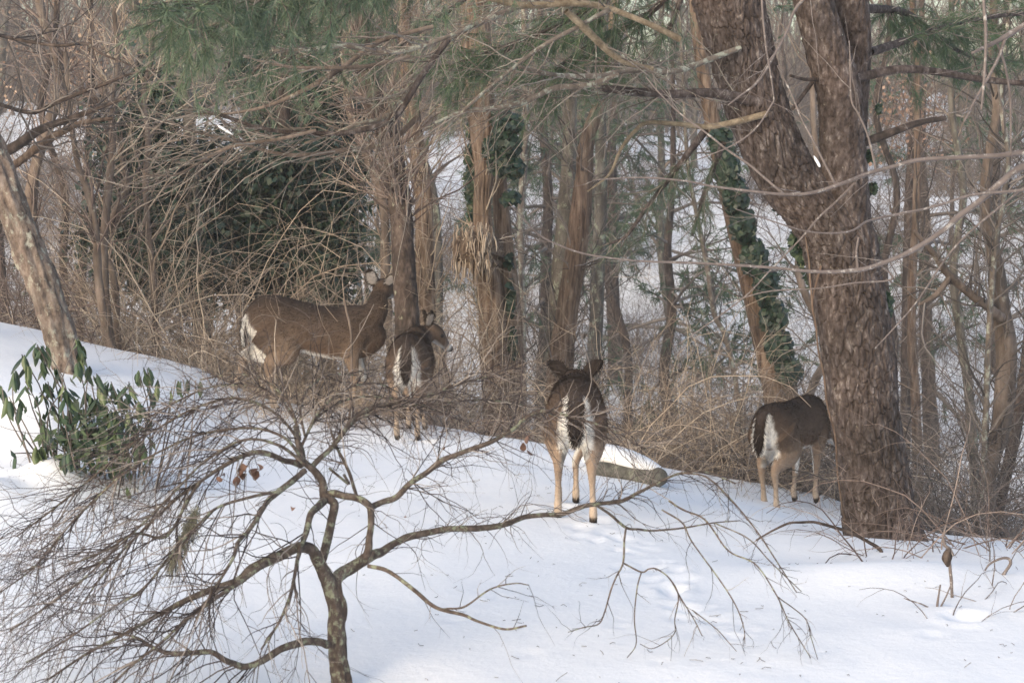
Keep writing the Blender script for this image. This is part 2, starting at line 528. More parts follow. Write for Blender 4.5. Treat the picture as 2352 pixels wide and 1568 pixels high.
def surf(L, n, S, disp=None, cap=False):
    """a trunk surface along rows (x, y, z, r); disp(theta, s, r) -> radial offset"""
    A = spline(L, n)
    P, R = A[:, :3], np.maximum(A[:, 3], 0.001)
    T = norm(np.gradient(P, axis=0))
    ref = np.array([0, 1.0, 0]) if abs(T[0, 1]) < 0.8 else np.array([1.0, 0, 0])
    nn = norm(np.cross(T[0], ref))
    s = np.concatenate([[0], np.cumsum(np.linalg.norm(np.diff(P, axis=0), axis=1))])
    ang = np.arange(S) * 2 * math.pi / S
    th, ss = np.meshgrid(ang, s)
    off = disp(th, ss, R[:, None]) if disp else np.zeros_like(th)
    V = np.empty((n, S, 3))
    for k in range(n):
        nn = norm(nn - (nn @ T[k]) * T[k])
        b = np.cross(T[k], nn)
        V[k] = P[k] + (R[k] + off[k])[:, None] * (np.cos(ang)[:, None] * nn + np.sin(ang)[:, None] * b)
    idx = np.arange(n * S).reshape(n, S)
    Q = np.stack([idx[:-1], np.roll(idx[:-1], -1, 1), np.roll(idx[1:], -1, 1), idx[1:]], -1).reshape(-1, 4)
    V = V.reshape(-1, 3)
    t = None
    if cap:
        V = np.vstack([V, P[-1] + T[-1] * R[-1] * 0.3])
        e = idx[-1]
        t = np.stack([e, np.roll(e, -1), np.full(S, n * S)], -1)
    return V, Q, t

def lumpy(amt=0.10, f=2.0, seed=1):
    def d(th, s, r):
        p = np.stack([np.cos(th) * f, np.sin(th) * f, s / np.maximum(r.mean(), 0.01) * 0.12 * f], -1)
        return r * amt * fbm(p, 3, seed)
    return d

def shaggy(seed=1, amt=0.14, ridges=3.4):
    def d(th, s, r):
        p = np.stack([np.cos(th) * ridges, np.sin(th) * ridges, s * 1.1], -1)
        a = 1 - np.abs(fbm(p * np.array([2.6, 2.6, 1.2]), 3, seed))
        return r * amt * 1.25 * (a - 0.6) + r * 0.08 * fbm(p * 0.35, 2, seed + 5)
    return d

def plates(seed=1, size=0.05, depth=0.016):
    def d(th, s, r):
        rm = float(np.mean(r))
        wrap = max(6, int(round(2 * math.pi * rm / size)))
        wob = vnoise(np.stack([np.cos(th) * 3, np.sin(th) * 3, s * 6], -1), seed) * 0.7 + 0.3 * vnoise(np.stack([np.cos(th) * 9, np.sin(th) * 9, s * 18], -1), seed + 1)
        f1, f2, cell = worley(th / (2 * math.pi) * wrap + wob, s / (size * 3.0) + wob, wrap, seed)
        g = np.clip((f2 - f1) / 0.28, 0, 1)
        fine = fbm(np.stack([np.cos(th) * rm * 40, np.sin(th) * rm * 40, s * 22], -1), 3, seed + 3)
        g = smooth(0.02, 0.6, g)
        return depth * (g - 0.8 + 0.6 * (cell - 0.5) * g) + 0.005 * fine + rm * 0.05 * fbm(np.stack([np.cos(th) * 1.3, np.sin(th) * 1.3, s * 1.6], -1), 2, seed + 8)
    return d

def limb(name, pts, y, parent, mat, y1=None, n=None, S=10, disp='lumpy', seed=1, cap=True):
    L = world_line(pts, y, y1)
    mb = MB()
    n = n or 10 * len(pts)
    V, Q, t = surf(L, n, S, lumpy(0.10, 2.0, seed) if disp == 'lumpy' else disp, cap)
    mb.add(V, Q, t, 0.5)
    o = mb.build(name, M[mat], parent)
    A = spline(L, 14)
    return o, A[None, :, :3], A[None, :, 3]

def join_lines(lines):
    return np.concatenate([l[0] for l in lines]), np.concatenate([l[1] for l in lines])

def grounded(pts, y, sink=0.25):
    """bottom-to-top rows; prepends a root below the ground under the lowest row"""
    p0 = pts[0]
    yy = p0[3] if len(p0) > 3 else y
    w = at(p0[0], p0[1], yy)
    gz = float(G(w[:1], w[1:2])[0])
    L = world_line(pts, y)
    if w[2] > gz - 0.05:
        p1 = at(*pts[1][:2], pts[1][3] if len(pts[1]) > 3 else y)
        k = np.clip((p1[:2] - w[:2]) / max(p1[2] - w[2], 0.05), -0.25, 0.25)
        zz = gz - sink
        low = np.array([*(w[:2] + k * (zz - w[2]) * 0.6), zz, L[0, 3] * 1.15])
        L = np.vstack([low, L])
    return L, np.array([L[0, 0], L[0, 1], gz])

def ivy_leaves(mb, P, R, n, size, spread, seed=0, t0=0.0, t1=1.0, side=None):
    """ivy leaf faces crowded over a line P (K,3) with radii R (K)"""
    g = np.random.default_rng(seed)
    s = (t0 + (t1 - t0) * g.random(n)) * (len(P) - 1)
    k = np.minimum(s.astype(int), len(P) - 2)
    f = (s - k)[:, None]
    p = P[k] * (1 - f) + P[k + 1] * f
    r = R[k] * (1 - f[:, 0]) + R[k + 1] * f[:, 0]
    a = g.random(n) * 2 * math.pi if side is None else side[0] + side[1] * g.normal(size=n)
    clump = 0.55 + 0.75 * vnoise(np.stack([np.cos(a) * 1.5, np.sin(a) * 1.5, s * 1.3], -1), seed)
    rr = r * 0.95 + spread * np.abs(clump) * g.random(n) ** 0.7
    nrm = np.stack([np.cos(a), np.sin(a), 0.3 * g.normal(size=n)], -1)
    c = p + nrm * rr[:, None]
    leaf_faces(mb, c, norm(nrm + 0.6 * g.normal(size=(n, 3)) + np.array([0, 0, 0.35])), size, g)

def leaf_faces(mb, c, nr, size, g, tone=None, aspect=0.8):
    n = len(c)
    up = np.array([0, 0, -1.0]) + 0.5 * g.normal(size=(n, 3))
    d = norm(up - (up * nr).sum(-1, keepdims=True) * nr)
    e = np.cross(nr, d)
    L = size * (0.6 + 0.8 * g.random((n, 1)))
    v = np.stack([c - d * L * 0.5, c + e * L * 0.5 * aspect + d * L * 0.02, c + d * L * 0.55 + nr * L * 0.12, c - e * L * 0.5 * aspect + d * L * 0.02], 1)
    tone = g.random(n) if tone is None else tone
    mb.add(v, np.arange(n * 4).reshape(n, 4), None, np.repeat(tone, 4))

# ------------------------------------------------------------------ the big forked pine on the right
PY = 11.0
pine_base = at(2028, 1240, PY)
pine = thing('pine_tree', 'massive forked pine with plated reddish brown bark standing in the snow at the right', 'tree', gpt(pine_base[0], PY))
tr = [(2040, 1300, 122), (2030, 1236, 98), (2020, 1190, 89), (2012, 1124, 85), (2000, 1035, 80), (1982, 930, 82), (1967, 790, 86), (1943, 650, 84), (1922, 545, 86),
      (1868, 475, 83), (1812, 415, 79), (1762, 315, 80), (1726, 210, 80), (1700, 105, 84), (1672, 0, 90), (1630, -140, 92), (1590, -300, 84), (1500, -700, 70)]
tr = [(u, v, r * (0.86 if v < 500 else 0.97)) for u, v, r in tr]
L = world_line(tr, PY)
V, Q, t = surf(L, 860, 260, plates(3, 0.029, 0.017), True)
MB().add(V, Q, t).build('trunk', M['pine_bark'], pine)
for pts, yy, sd in (([(1948, 640, 30), (1944, 540, 56), (1940, 440, 55), (1934, 315, 50), (1926, 210, 49), (1896, 105, 46), (1866, 0, 43), (1836, -100, 40), (1800, -300, 36)], PY - 0.03, 5),
                    ([(1950, 420, 30), (1952, 300, 38), (1960, 200, 34), (1964, 110, 34), (1952, 0, 42), (1945, -100, 42), (1950, -300, 38)], PY + 0.22, 6)):
    V, Q, t = surf(world_line(pts, yy), 320, 110, plates(sd, 0.028, 0.011), True)
    MB().add(V, Q, t).build('limb', M['pine_bark'], pine)
plines = []
for pts, y0, y1, mat in (
    ([(1790, 250, 13), (1690, 222, 12), (1620, 214, 11), (1540, 216, 10), (1470, 212, 10), (1384, 203, 8)], 10.9, 10.4, 'pine_bark'),
    ([(1700, 110, 7), (1600, 148, 7), (1540, 165, 7), (1449, 161, 7), (1379, 174, 6), (1309, 175, 6), (1257, 170, 5), (1192, 153, 4)], 10.8, 10.0, 'lichen_bark'),
    ([(1420, 172, 5), (1351, 196, 7), (1274, 203, 7), (1204, 234, 7), (1134, 249, 6), (1064, 257, 5), (1000, 282, 3)], 10.2, 9.8, 'lichen_bark'),
    ([(1300, 26, 7), (1326, 49, 9), (1379, 101, 9), (1414, 130, 8), (1449, 147, 7), (1500, 158, 6)], 9.9, 10.1, 'broken_wood'),
    ([(1640, -130, 14), (1500, -70, 12), (1350, -30, 11), (1221, 2, 8), (1169, 24, 8), (1099, 54, 7), (1029, 91, 7), (994, 140, 6), (941, 203, 5), (889, 266, 6), (819, 287, 5), (700, 330, 3)], 10.9, 9.8, 'lichen_bark'),
    ([(1029, 91, 7), (965, 180, 7), (901, 273, 7), (807, 303, 6), (725, 306, 5), (644, 302, 5), (579, 289, 4), (514, 267, 4), (433, 247, 3)], 10.0, 9.6, 'pine_bark'),
    ([(960, 270, 7), (888, 329, 6), (790, 345, 6), (725, 354, 5), (660, 356, 5), (595, 342, 4), (530, 322, 4), (449, 303, 3), (380, 275, 2)], 10.2, 9.7, 'tan_bark'),
    ([(1000, 60, 5), (930, 78, 5), (862, 100, 6), (790, 153, 6), (709, 202, 6), (612, 244, 4), (514, 262, 3), (430, 260, 2)], 10.0, 9.6, 'tan_bark'),
    ([(1099, 54, 5), (1000, 95, 5), (901, 121, 5), (790, 106, 5), (709, 114, 4), (625, 116, 3)], 9.8, 9.4, 'lichen_bark'),
    ([(941, 130, 4), (837, 153, 5), (709, 156, 4), (628, 148, 3), (560, 130, 2)], 9.8, 9.5, 'tan_bark'),
    ([(725, 300, 4), (640, 320, 4), (531, 338, 4), (449, 379, 3), (401, 402, 2), (330, 400, 1.5)], 9.7, 9.3, 'tan_bark'),
    ([(1560, 90, 8), (1500, 60, 7), (1400, 20, 7), (1320, 8, 8), (1200, 12, 8), (1120, -4, 6)], 10.6, 10.2, 'broken_wood'),
    ([(1400, 22, 6), (1330, 60, 5), (1240, 110, 5), (1150, 180, 4), (1080, 240, 4), (1000, 320, 3), (930, 390, 2)], 10.0, 9.8, 'lichen_bark'),
    ([(1930, 350, 12), (2060, 300, 9), (2120, 280, 7), (2170, 272, 6)], 11.0, 11.3, 'dark_bark'),
    ([(1950, 185, 12), (2060, 160, 10), (2150, 165, 9), (2240, 180, 8), (2352, 192, 7), (2450, 200, 6)], 11.1, 11.8, 'pine_bark'),
    ([(1760, 262, 8), (1640, 290, 7), (1566, 286, 6), (1490, 282, 5), (1460, 300, 5), (1425, 345, 4), (1400, 400, 3), (1350, 440, 2)], 10.8, 10.4, 'broken_wood'),
    ([(1865, 190, 5), (1840, 225, 5), (1820, 250, 4)], 10.95, 10.7, 'dark_bark'),
    ([(1880, 180, 5), (1850, 183, 4), (1815, 174, 3)], 10.95, 10.7, 'dark_bark'),
):
    o, P, R = limb('limb', pts, y0, pine, mat, y1, S=9, seed=len(plines) + 2)
    plines.append((P, R))
PP, PR = join_lines(plines[:13])
pt = MB()
a1, r1 = spawn(PP, PR, 200, 0.15, 1, (0.15, 0.85), 34, 9, 0.25, 0.15, 0.0045, 0.5)
a2, r2 = spawn(a1, r1, 520, 0.2, 1, (0.08, 0.40), 42, 6, 0.2, 0.18, 0.0024, 0.7)
a3, r3 = spawn(PP, PR, 70, 0.5, 1, (0.3, 1.0), 26, 10, 0.45, 0.14, 0.0034, 0.6, bias=(-0.3, 0, -0.1))
a3b, r3b = spawn(a3, r3, 200, 0.2, 1, (0.1, 0.4), 40, 6, 0.2, 0.18, 0.002, 0.7)
pt.tubes(a1, r1, 4).tubes(a2, r2, 3).tubes(a3, r3, 4).tubes(a3b, r3b, 3)
pt.build('twigs', M['pine_twig'], pine, kind='stuff')
for pts, y0, rr in (([(1886, 610, 3), (1866, 692, 2), (1874, 748, 2.2), (1880, 807, 2.2), (1892, 860, 2.2), (1900, 930, 2.2), (1918, 1000, 2.2), (1924, 1090, 2.2), (1940, 1200, 2.2)], 10.84, 3), ([(1868, 720, 2), (1862, 660, 2), (1858, 600, 2), (1850, 540, 1.6)], 10.9, 2)):
    limb('vine', pts, y0, pine, 'red_bark', None, S=7, seed=int(rr))
# a lens of snow in the fork and two on a limb
def snow_lump(parent, u, v, y, rx, ry, tilt):
    mb = MB()
    th = np.linspace(0, 2 * math.pi, 12, endpoint=False)
    rings = []
    for k in range(7):
        f = -1 + 2 * k / 6
        w = math.sqrt(max(0.02, 1 - f * f))
        rings.append(np.stack([np.full(12, f) * rx, np.cos(th) * ry * w, np.sin(th) * ry * w * 0.8], -1))
    V = np.stack(rings).reshape(-1, 3)
    V *= 1 + 0.15 * vnoise(V / ry * 0.8)[:, None]
    c, s_ = math.cos(tilt), math.sin(tilt)
    V = np.stack([V[:, 0] * c + V[:, 2] * s_, V[:, 1], -V[:, 0] * s_ + V[:, 2] * c], -1) + at(u, v, y)
    idx = np.arange(84).reshape(7, 12)
    Q = np.stack([idx[:-1], np.roll(idx[:-1], -1, 1), np.roll(idx[1:], -1, 1), idx[1:]], -1).reshape(-1, 4)
    mb.add(V, Q)
    return mb.build('snow_lump', M['snow'], parent)
snow_lump(pine, 1877, 372, 10.72, 0.038, 0.011, 1.05)
snow_lump(pine, 516, 298, 9.55, 0.045, 0.009, 0.55)

# needles hanging into the top of the picture
def needle_tufts(mb, centres, dirs, per, length, width, g, droop=0.3):
    n = len(centres)
    c = np.repeat(centres, per, 0) + np.repeat(dirs, per, 0) * (g.random((n * per, 1)) - 0.6) * length * 1.2
    d = norm(np.repeat(dirs, per, 0) + 0.75 * g.normal(size=(n * per, 3)) + np.array([0, 0, -droop]))
    s = norm(np.cross(d, g.normal(size=(n * per, 3)))) * width
    L = length * (0.6 + 0.5 * g.random((n * per, 1)))
    v = np.stack([c - s, c + s, c + d * L + np.array([0, 0, -0.15]) * L], 1)
    tone = np.repeat(g.random(n), per) * 0.6 + 0.4 * g.random(n * per)
    mb.add(v, None, np.arange(n * per * 3).reshape(-1, 3), np.repeat(tone, 3))

def bough(pts, y, y1, n1, mat_n, per=26, nl=0.085, nw=0.0016, seed=0, tw=(0.15, 0.5)):
    """a limb of the pine with drooping needle twigs"""
    g = np.random.default_rng(seed)
    o, P, R = limb('limb', pts, y, pine, 'pine_bark', y1, S=8)
    a, r = spawn(P, R, n1, 0.1, 1, tw, 45, 6, 0.5, 0.12, 0.004, 0.6, bias=(0, 0, -0.35), rg=g)
    tw_ = MB().tubes(a, r, 4)
    tw_.build('twigs', M['pine_twig'], o, kind='stuff')
    k = g.integers(2, 6, len(a) * 3)
    ii = np.repeat(np.arange(len(a)), 3)
    c = a[ii, k]
    d = norm(a[ii, k] - a[ii, k - 1])
    mb = MB()
    needle_tufts(mb, c, d, per, nl, nw, g)
    mb.build('needles', M[mat_n], o, kind='stuff')
bough([(1400, -260, 12), (1100, -170, 9), (850, -90, 7), (640, -30, 6), (470, 10, 4), (380, 40, 3)], 9.2, 7.6, 150, 'needle', 28, 0.085, 0.0018, 3)
bough([(1300, -300, 10), (950, -200, 8), (720, -80, 6), (560, 30, 4), (460, 80, 3)], 9.0, 8.2, 90, 'needle', 28, 0.085, 0.0018, 4)
bough([(1100, -120, 8), (900, -40, 6), (760, 60, 4), (660, 140, 3)], 10.5, 9.8, 70, 'needle', 26, 0.08, 0.0018, 5)
bough([(1500, -100, 9), (1380, 0, 7), (1280, 60, 5), (1150, 110, 4), (1040, 150, 3)], 11.6, 11.8, 80, 'dark_needle', 26, 0.09, 0.002, 6)
bough([(1560, -40, 9), (1480, 40, 7), (1360, 100, 5), (1250, 180, 4)], 11.8, 12.2, 70, 'dark_needle', 26, 0.09, 0.002, 7)
bough([(1300, -160, 8), (1150, -60, 6), (1010, 40, 5), (900, 120, 4), (820, 170, 3)], 11.5, 11.2, 80, 'needle', 18, 0.075, 0.0013, 12)
bough([(1450, -120, 8), (1340, 0, 6), (1220, 80, 5), (1110, 150, 4), (1020, 200, 3)], 12.0, 12.4, 80, 'needle', 18, 0.075, 0.0013, 13)
bough([(900, -100, 7), (760, 20, 5), (640, 110, 4), (560, 190, 3)], 11.8, 12.2, 70, 'needle', 18, 0.075, 0.0013, 14)
bough([(1580, -60, 8), (1540, 60, 6), (1470, 150, 5), (1380, 230, 4)], 12.2, 12.8, 60, 'needle', 16, 0.075, 0.0013, 15)
bough([(1620, 300, 9), (1560, 380, 7), (1490, 470, 5), (1440, 540, 4), (1400, 560, 3)], 11.3, 12.4, 60, 'needle', 13, 0.07, 0.0011, 8, (0.08, 0.28))
bough([(1660, 330, 8), (1620, 440, 6), (1590, 540, 4)], 11.3, 12.2, 40, 'needle', 13, 0.07, 0.0011, 9, (0.08, 0.25))
bough([(2000, 120, 10), (2090, 90, 8), (2180, 60, 6), (2270, 40, 5), (2370, 30, 4)], 11.5, 13, 70, 'dark_needle', 24, 0.09, 0.002, 10)
bough([(1990, 20, 10), (2080, 30, 8), (2160, 90, 6), (2230, 130, 4), (2300, 140, 3)], 11.6, 13.5, 60, 'dark_needle', 24, 0.09, 0.002, 11)

# ------------------------------------------------------------------ other standing trees of the near wood, from left to right
def tree(name, label, rows, y, mat, S=20, n=60, disp=None, seed=1, group=None, tw=None, twmat='grey_twig', limbs=(), ivy=None):
    L, base = grounded(rows, y)
    r = thing(name, label, 'tree', base, group)
    V, Q, t = surf(L, n, S, disp or lumpy(0.12, 2.0, seed), True)
    MB().add(V, Q, t).build('trunk', M[mat], r)
    lines = []
    A = spline(L, 20)
    lines.append((A[None, :14, :3], A[None, :14, 3]))
    A14 = spline(L, 14)
    lines = [(A14[None, :, :3], A14[None, :, 3])]
    for q in limbs:
        pts, y0, y1 = q[:3]
        o, P, R = limb('limb', pts, y0, r, q[3] if len(q) > 3 else mat, y1, S=8, seed=seed + 3)
        lines.append((P, R))
    if tw:
        g = np.random.default_rng(seed)
        P, R = join_lines(lines)
        n1, l1, t0, n2, l2 = tw
        a, ra = spawn(P, R, n1, t0, 1, l1, 50, 7, 0.05, 0.16, 0.009, 0.5, bias=(0, 0, 0.25), rg=g)
        b_, rb = spawn(a, ra, n2, 0.15, 1, l2, 45, 5, 0.0, 0.16, 0.0045, 0.6, rg=g)
        MB().tubes(a, ra, 4).tubes(b_, rb, 3).build('twigs', M[twmat], r, kind='stuff')
    if ivy:
        for (n_, size, spread, t0, t1, side, sd) in ivy:
            mb = MB()
            ivy_leaves(mb, A[:, :3], A[:, 3], n_, size, spread, sd, t0, t1, side)
            mb.build('ivy', M['ivy'], r, flat=True, kind='stuff')
    return r, lines

# leaning pale tree at the left edge
tree('leaning_tree', 'pale tree leaning left out of the snow bank behind the green rhododendron', [(160, 880, 38), (146, 800, 35), (112, 690, 36), (78, 600, 36), (38, 500, 35), (0, 400, 33), (-40, 290, 32), (-90, 120, 32), (-130, -60, 28)],
     13.9, 'pale_bark', 60, 220, lumpy(0.20, 4.5, 4), 4)
# dark limbs reaching in from the left
tree('bare_tree', 'dark bare tree at the left edge with limbs reaching across pale saplings', [(-150, 860, 30), (-140, 600, 28), (-130, 380, 26), (-120, 200, 22), (-100, 0, 18), (-90, -200, 14)], 14.6, 'dark_bark', 16, 40, None, 12,
     tw=(90, (0.3, 1.0), 0.3, 260, (0.1, 0.4)), twmat='grey_twig', limbs=(
     ([(-125, 420, 14), (-40, 370, 13), (27, 340, 12), (88, 301, 10), (140, 280, 8), (210, 255, 6), (290, 225, 3)], 14.6, 14.2),
     ([(-120, 260, 9), (-50, 236, 6), (0, 241, 5), (70, 259, 5), (119, 241, 5), (175, 217, 5), (245, 192, 4), (297, 171, 3), (360, 160, 2)], 14.4, 13.8),
     ([(-115, 120, 9), (-50, 78, 5), (0, 82, 5), (60, 95, 4), (133, 105, 4), (196, 101, 4), (238, 126, 3), (300, 150, 2)], 14.4, 13.9),
     ([(-40, 420, 10), (40, 375, 9), (88, 336, 9), (147, 301, 8), (196, 280, 6), (260, 272, 4)], 14.9, 14.9, 'red_bark')))
tree('sapling', 'curving tan sapling trunk left of the multi stemmed clump', [(95, 760, 12), (88, 600, 12), (70, 480, 12), (80, 390, 12), (108, 290, 12), (136, 210, 12), (128, 120, 11), (98, 40, 10), (80, -60, 9)],
     17.0, 'tan_bark', 14, 60, None, 21, tw=(40, (0.3, 1.0), 0.4, 150, (0.15, 0.45)), twmat='red_twig')
for k, (rows, lab) in enumerate((
    ([(262, 830, 10), (240, 740, 10), (226, 640, 10), (220, 540, 9), (205, 450, 9), (180, 380, 7), (160, 260, 6), (150, 120, 5)], 'tan stem curving left, leftmost of the clump beside the bramble thicket'),
    ([(262, 840, 11), (243, 700, 11), (238, 560, 10), (250, 420, 9), (258, 340, 8), (256, 240, 7), (270, 140, 6), (262, 20, 5)], 'tan upright stem in the middle of the clump beside the bramble thicket'),
    ([(272, 840, 9), (262, 640, 8), (236, 570, 8), (262, 490, 8), (292, 420, 7), (250, 260, 5), (235, 160, 4)], 'tan stem with a kinked fork in the clump beside the bramble thicket'),
    ([(360, 820, 9), (352, 640, 8), (340, 520, 7), (334, 420, 7), (340, 320, 7), (330, 210, 6), (350, 120, 5), (340, -20, 4)], 'thin grey brown stem in front of the dark ivy tree'))):
    tree('sapling', lab, rows, 15.6 + 0.25 * k, 'tan_bark', 10, 50, None, 30 + k, None, (34, (0.3, 1.2), 0.25, 170, (0.12, 0.5)), 'tan_cane' if k % 2 else 'red_twig')

# evergreen, ivy-hung trees behind the doe
def ivy_mass(r, blobs, y, n, size, seed, mat='ivy'):
    """a crown: leaf clumps spread through several lobes; blobs rows (u, v, ru, rv)"""
    g = np.random.default_rng(seed)
    mb = MB()
    area = np.array([b_[2] * b_[3] for b_ in blobs], float)
    for (u, v, ru, rv), w in zip(blobs, area / area.sum()):
        c = at(u, v, y)
        m_ = int(n * w)
        nc = max(8, int(ru * rv / 260))
        cd = norm(g.normal(size=(nc, 3))) * (g.random((nc, 1)) ** 0.33)
        cc = c + cd * np.array([px(ru, y), px(min(ru, 110), y), px(rv, y)])
        i = g.integers(0, nc, m_)
        p = cc[i] + g.normal(size=(m_, 3)) * np.array([0.13, 0.13, 0.17])
        nr = norm(cd[i] * 0.6 + 0.8 * g.normal(size=(m_, 3)) + np.array([0, -0.3, 0.4]))
        leaf_faces(mb, p, nr, size, g, tone=np.clip(0.25 + 0.5 * g.random(nc)[i] + 0.35 * (g.random(m_) - 0.5), 0, 1), aspect=0.75)
    mb.build('foliage', M[mat], r, flat=True, kind='stuff')

r, _ = tree('ivy_clad_tree', 'leaning dark trunk wrapped in ivy behind the left saplings', [(470, 900, 22), (455, 600, 20), (440, 400, 18), (432, 250, 15), (414, 185, 13), (366, 110, 13), (312, 20, 11), (270, -60, 10)], 19.0, 'grey_bark', 14, 50, None, 41)
ivy_mass(r, [(290, 330, 60, 60), (330, 520, 60, 90), (300, 420, 70, 80), (330, 320, 60, 90), (280, 520, 70, 90), (380, 430, 90, 110), (420, 600, 100, 110), (350, 220, 40, 60)], 19.0, 13000, 0.07, 42)
r, _ = tree('ivy_clad_tree', 'broad dark green tree hung with ivy directly behind the standing doe', [(640, 930, 24), (640, 600, 22), (650, 300, 18), (660, 100, 14), (670, -80, 10)], 19.8, 'dark_bark', 14, 40, None, 43,
            tw=(120, (0.4, 1.6), 0.2, 300, (0.2, 0.6)), twmat='grey_twig')
ivy_mass(r, [(560, 470, 120, 90), (680, 420, 120, 90), (640, 560, 130, 110), (760, 480, 55, 110), (520, 600, 100, 90), (740, 600, 60, 80), (690, 680, 90, 60), (480, 420, 80, 60)], 19.8, 30000, 0.07, 44)
r, _ = tree('ivy_clad_tree', 'dark evergreen column left of the bare dark trunk near the fawn', [(760, 930, 18), (745, 600, 16), (730, 300, 14), (720, 50, 11), (715, -100, 9)], 20.5, 'dark_bark', 14, 40, None, 45)
ivy_mass(r, [(600, 170, 60, 60), (720, 240, 70, 70), (760, 310, 60, 70), (690, 130, 60, 90), (700, 20, 70, 80), (640, 230, 60, 50), (780, 380, 40, 60)], 20.5, 13000, 0.07, 46)

# dark trunk in front of the doe's head
r, dk = tree('bare_tree', 'dark flaky trunk right between the doe and the fawn', [(938, 900, 31), (936, 740, 28), (930, 650, 26), (925, 560, 26), (918, 470, 26), (906, 390, 26), (890, 310, 25), (858, 230, 24), (838, 150, 23), (838, 40, 21), (845, -80, 19)],
             14.95, 'dark_bark', 56, 240, plates(12, 0.035, 0.010), 47, None, (150, (0.3, 1.1), 0.45, 600, (0.15, 0.6)), 'red_twig')
tree('bare_tree', 'slim tan trunk bowed left of the dark trunk, against white snow', [(905, 900, 11), (885, 640, 11), (884, 500, 11), (868, 420, 11), (835, 340, 10), (800, 240, 9), (790, 100, 8), (790, -60, 7)], 18.5, 'tan_bark', 12, 50, None, 48, None,
     (60, (0.3, 1.0), 0.3, 240, (0.15, 0.5)), 'tan_cane')
tree('cedar_tree', 'reddish shaggy cedar trunk just right of the dark trunk', [(985, 940, 26), (978, 700, 22), (975, 560, 20), (972, 430, 20), (955, 330, 19), (940, 200, 17), (930, 50, 15), (925, -60, 14)], 18.6, 'shaggy_bark', 34, 120, shaggy(51), 49, None,
     (110, (0.3, 1.2), 0.1, 480, (0.15, 0.6)), 'tan_cane')

# the shaggy twin-stemmed cedar with ivy in the middle
rows = [(1148, 980, 36), (1138, 860, 32), (1130, 740, 30), (1122, 640, 27), (1112, 550, 24), (1108, 470, 20), (1112, 400, 21), (1110, 330, 27), (1106, 250, 30), (1098, 150, 32), (1092, 50, 32), (1088, -80, 30)]
r, cd = tree('cedar_tree', 'twin stemmed shaggy tan cedar with a burl and a collar of ivy', rows, 16.8, 'shaggy_bark', 60, 220, shaggy(52, 0.16, 3.6), 50, None, (60, (0.3, 1.0), 0.3, 260, (0.15, 0.5)), 'tan_cane')
V, Q, t = surf(grounded([(1168, 980, 34), (1172, 860, 30), (1170, 740, 26), (1165, 640, 22), (1156, 540, 18), (1150, 470, 17), (1146, 400, 15), (1138, 340, 12), (1128, 280, 8)], 17.0)[0], 150, 44, shaggy(53, 0.2, 3.0), True)
MB().add(V, Q, t).build('second_stem', M['shaggy_bark'], r)
V, Q, t = surf(world_line([(1126, 586, 34, 16.9), (1106, 580, 36, 16.75), (1086, 576, 34, 16.6), (1068, 580, 31, 16.5), (1056, 586, 18, 16.45)], 16.8), 70, 56, shaggy(54, 0.7, 4.2), True)
MB().add(V, Q, t).build('burl', M['shaggy_bark'], r)
g = np.random.default_rng(540)
ns = 260
s0 = at(g.uniform(1044, 1130, ns), g.uniform(508, 600, ns), 16.55 + 0.22 * g.random(ns) - 0.16)
sd = np.stack([0.10 * g.normal(size=ns), 0.06 * g.normal(size=ns), -1 + 0.3 * g.normal(size=ns)], -1) * (0.06 + 0.16 * g.random((ns, 1)))
sp4 = s0[:, None] + sd[:, None] * np.linspace(0, 1, 5)[None, :, None] + np.cumsum(g.normal(size=(ns, 5, 3)) * 0.008, 1)
MB().tubes(sp4, (0.003 + 0.006 * g.random((ns, 1))) * np.array([[0.6, 1, 1, 0.8, 0.3]]), 4).build('bark_strips', M['tan_cane'], r, kind='stuff')
def ivy_patch(parent, blobs, y, n, size, seed):
    g = np.random.default_rng(seed)
    mb = MB()
    tot = sum(b_[2] * b_[3] for b_ in blobs)
    for u, v, ru, rv in blobs:
        m_ = max(6, int(n * ru * rv / tot))
        q = norm(g.normal(size=(m_, 3))) * g.random((m_, 1)) ** 0.4
        c = at(u, v, y) + q * np.array([px(ru, y), px(min(ru, 30), y), px(rv, y)])
        leaf_faces(mb, c, norm(q + 0.5 * g.normal(size=(m_, 3)) + np.array([0, -0.6, 0.3])), size, g, aspect=0.95)
    return mb.build('ivy', M['ivy'], parent, flat=True, kind='stuff')
ivy_patch(r, [(1150, 270, 22, 30), (1175, 285, 28, 24), (1165, 335, 34, 36), (1155, 375, 36, 30), (1180, 385, 26, 26), (1130, 340, 24, 26), (1172, 455, 24, 18), (1150, 300, 18, 40)], 16.65, 2000, 0.055, 55)
ivy_patch(r, [(1083, 300, 14, 22), (1080, 360, 14, 30), (1082, 420, 16, 44), (1086, 480, 12, 30)], 17.2, 700, 0.055, 56)
ivy_patch(r, [(1172, 690, 10, 50), (1178, 790, 10, 40), (1170, 600, 9, 20)], 16.75, 160, 0.06, 57)

ivy_patch(pine, [(2004, 432, 10, 16), (2010, 590, 9, 26), (2040, 700, 8, 30), (1996, 360, 8, 14), (2018, 250, 8, 10)], 11.1, 150, 0.045, 571)
ivy_patch(pine, [(1846, 590, 16, 40), (1826, 560, 16, 30), (1860, 640, 12, 30), (1790, 470, 14, 26)], 11.15, 260, 0.045, 572)
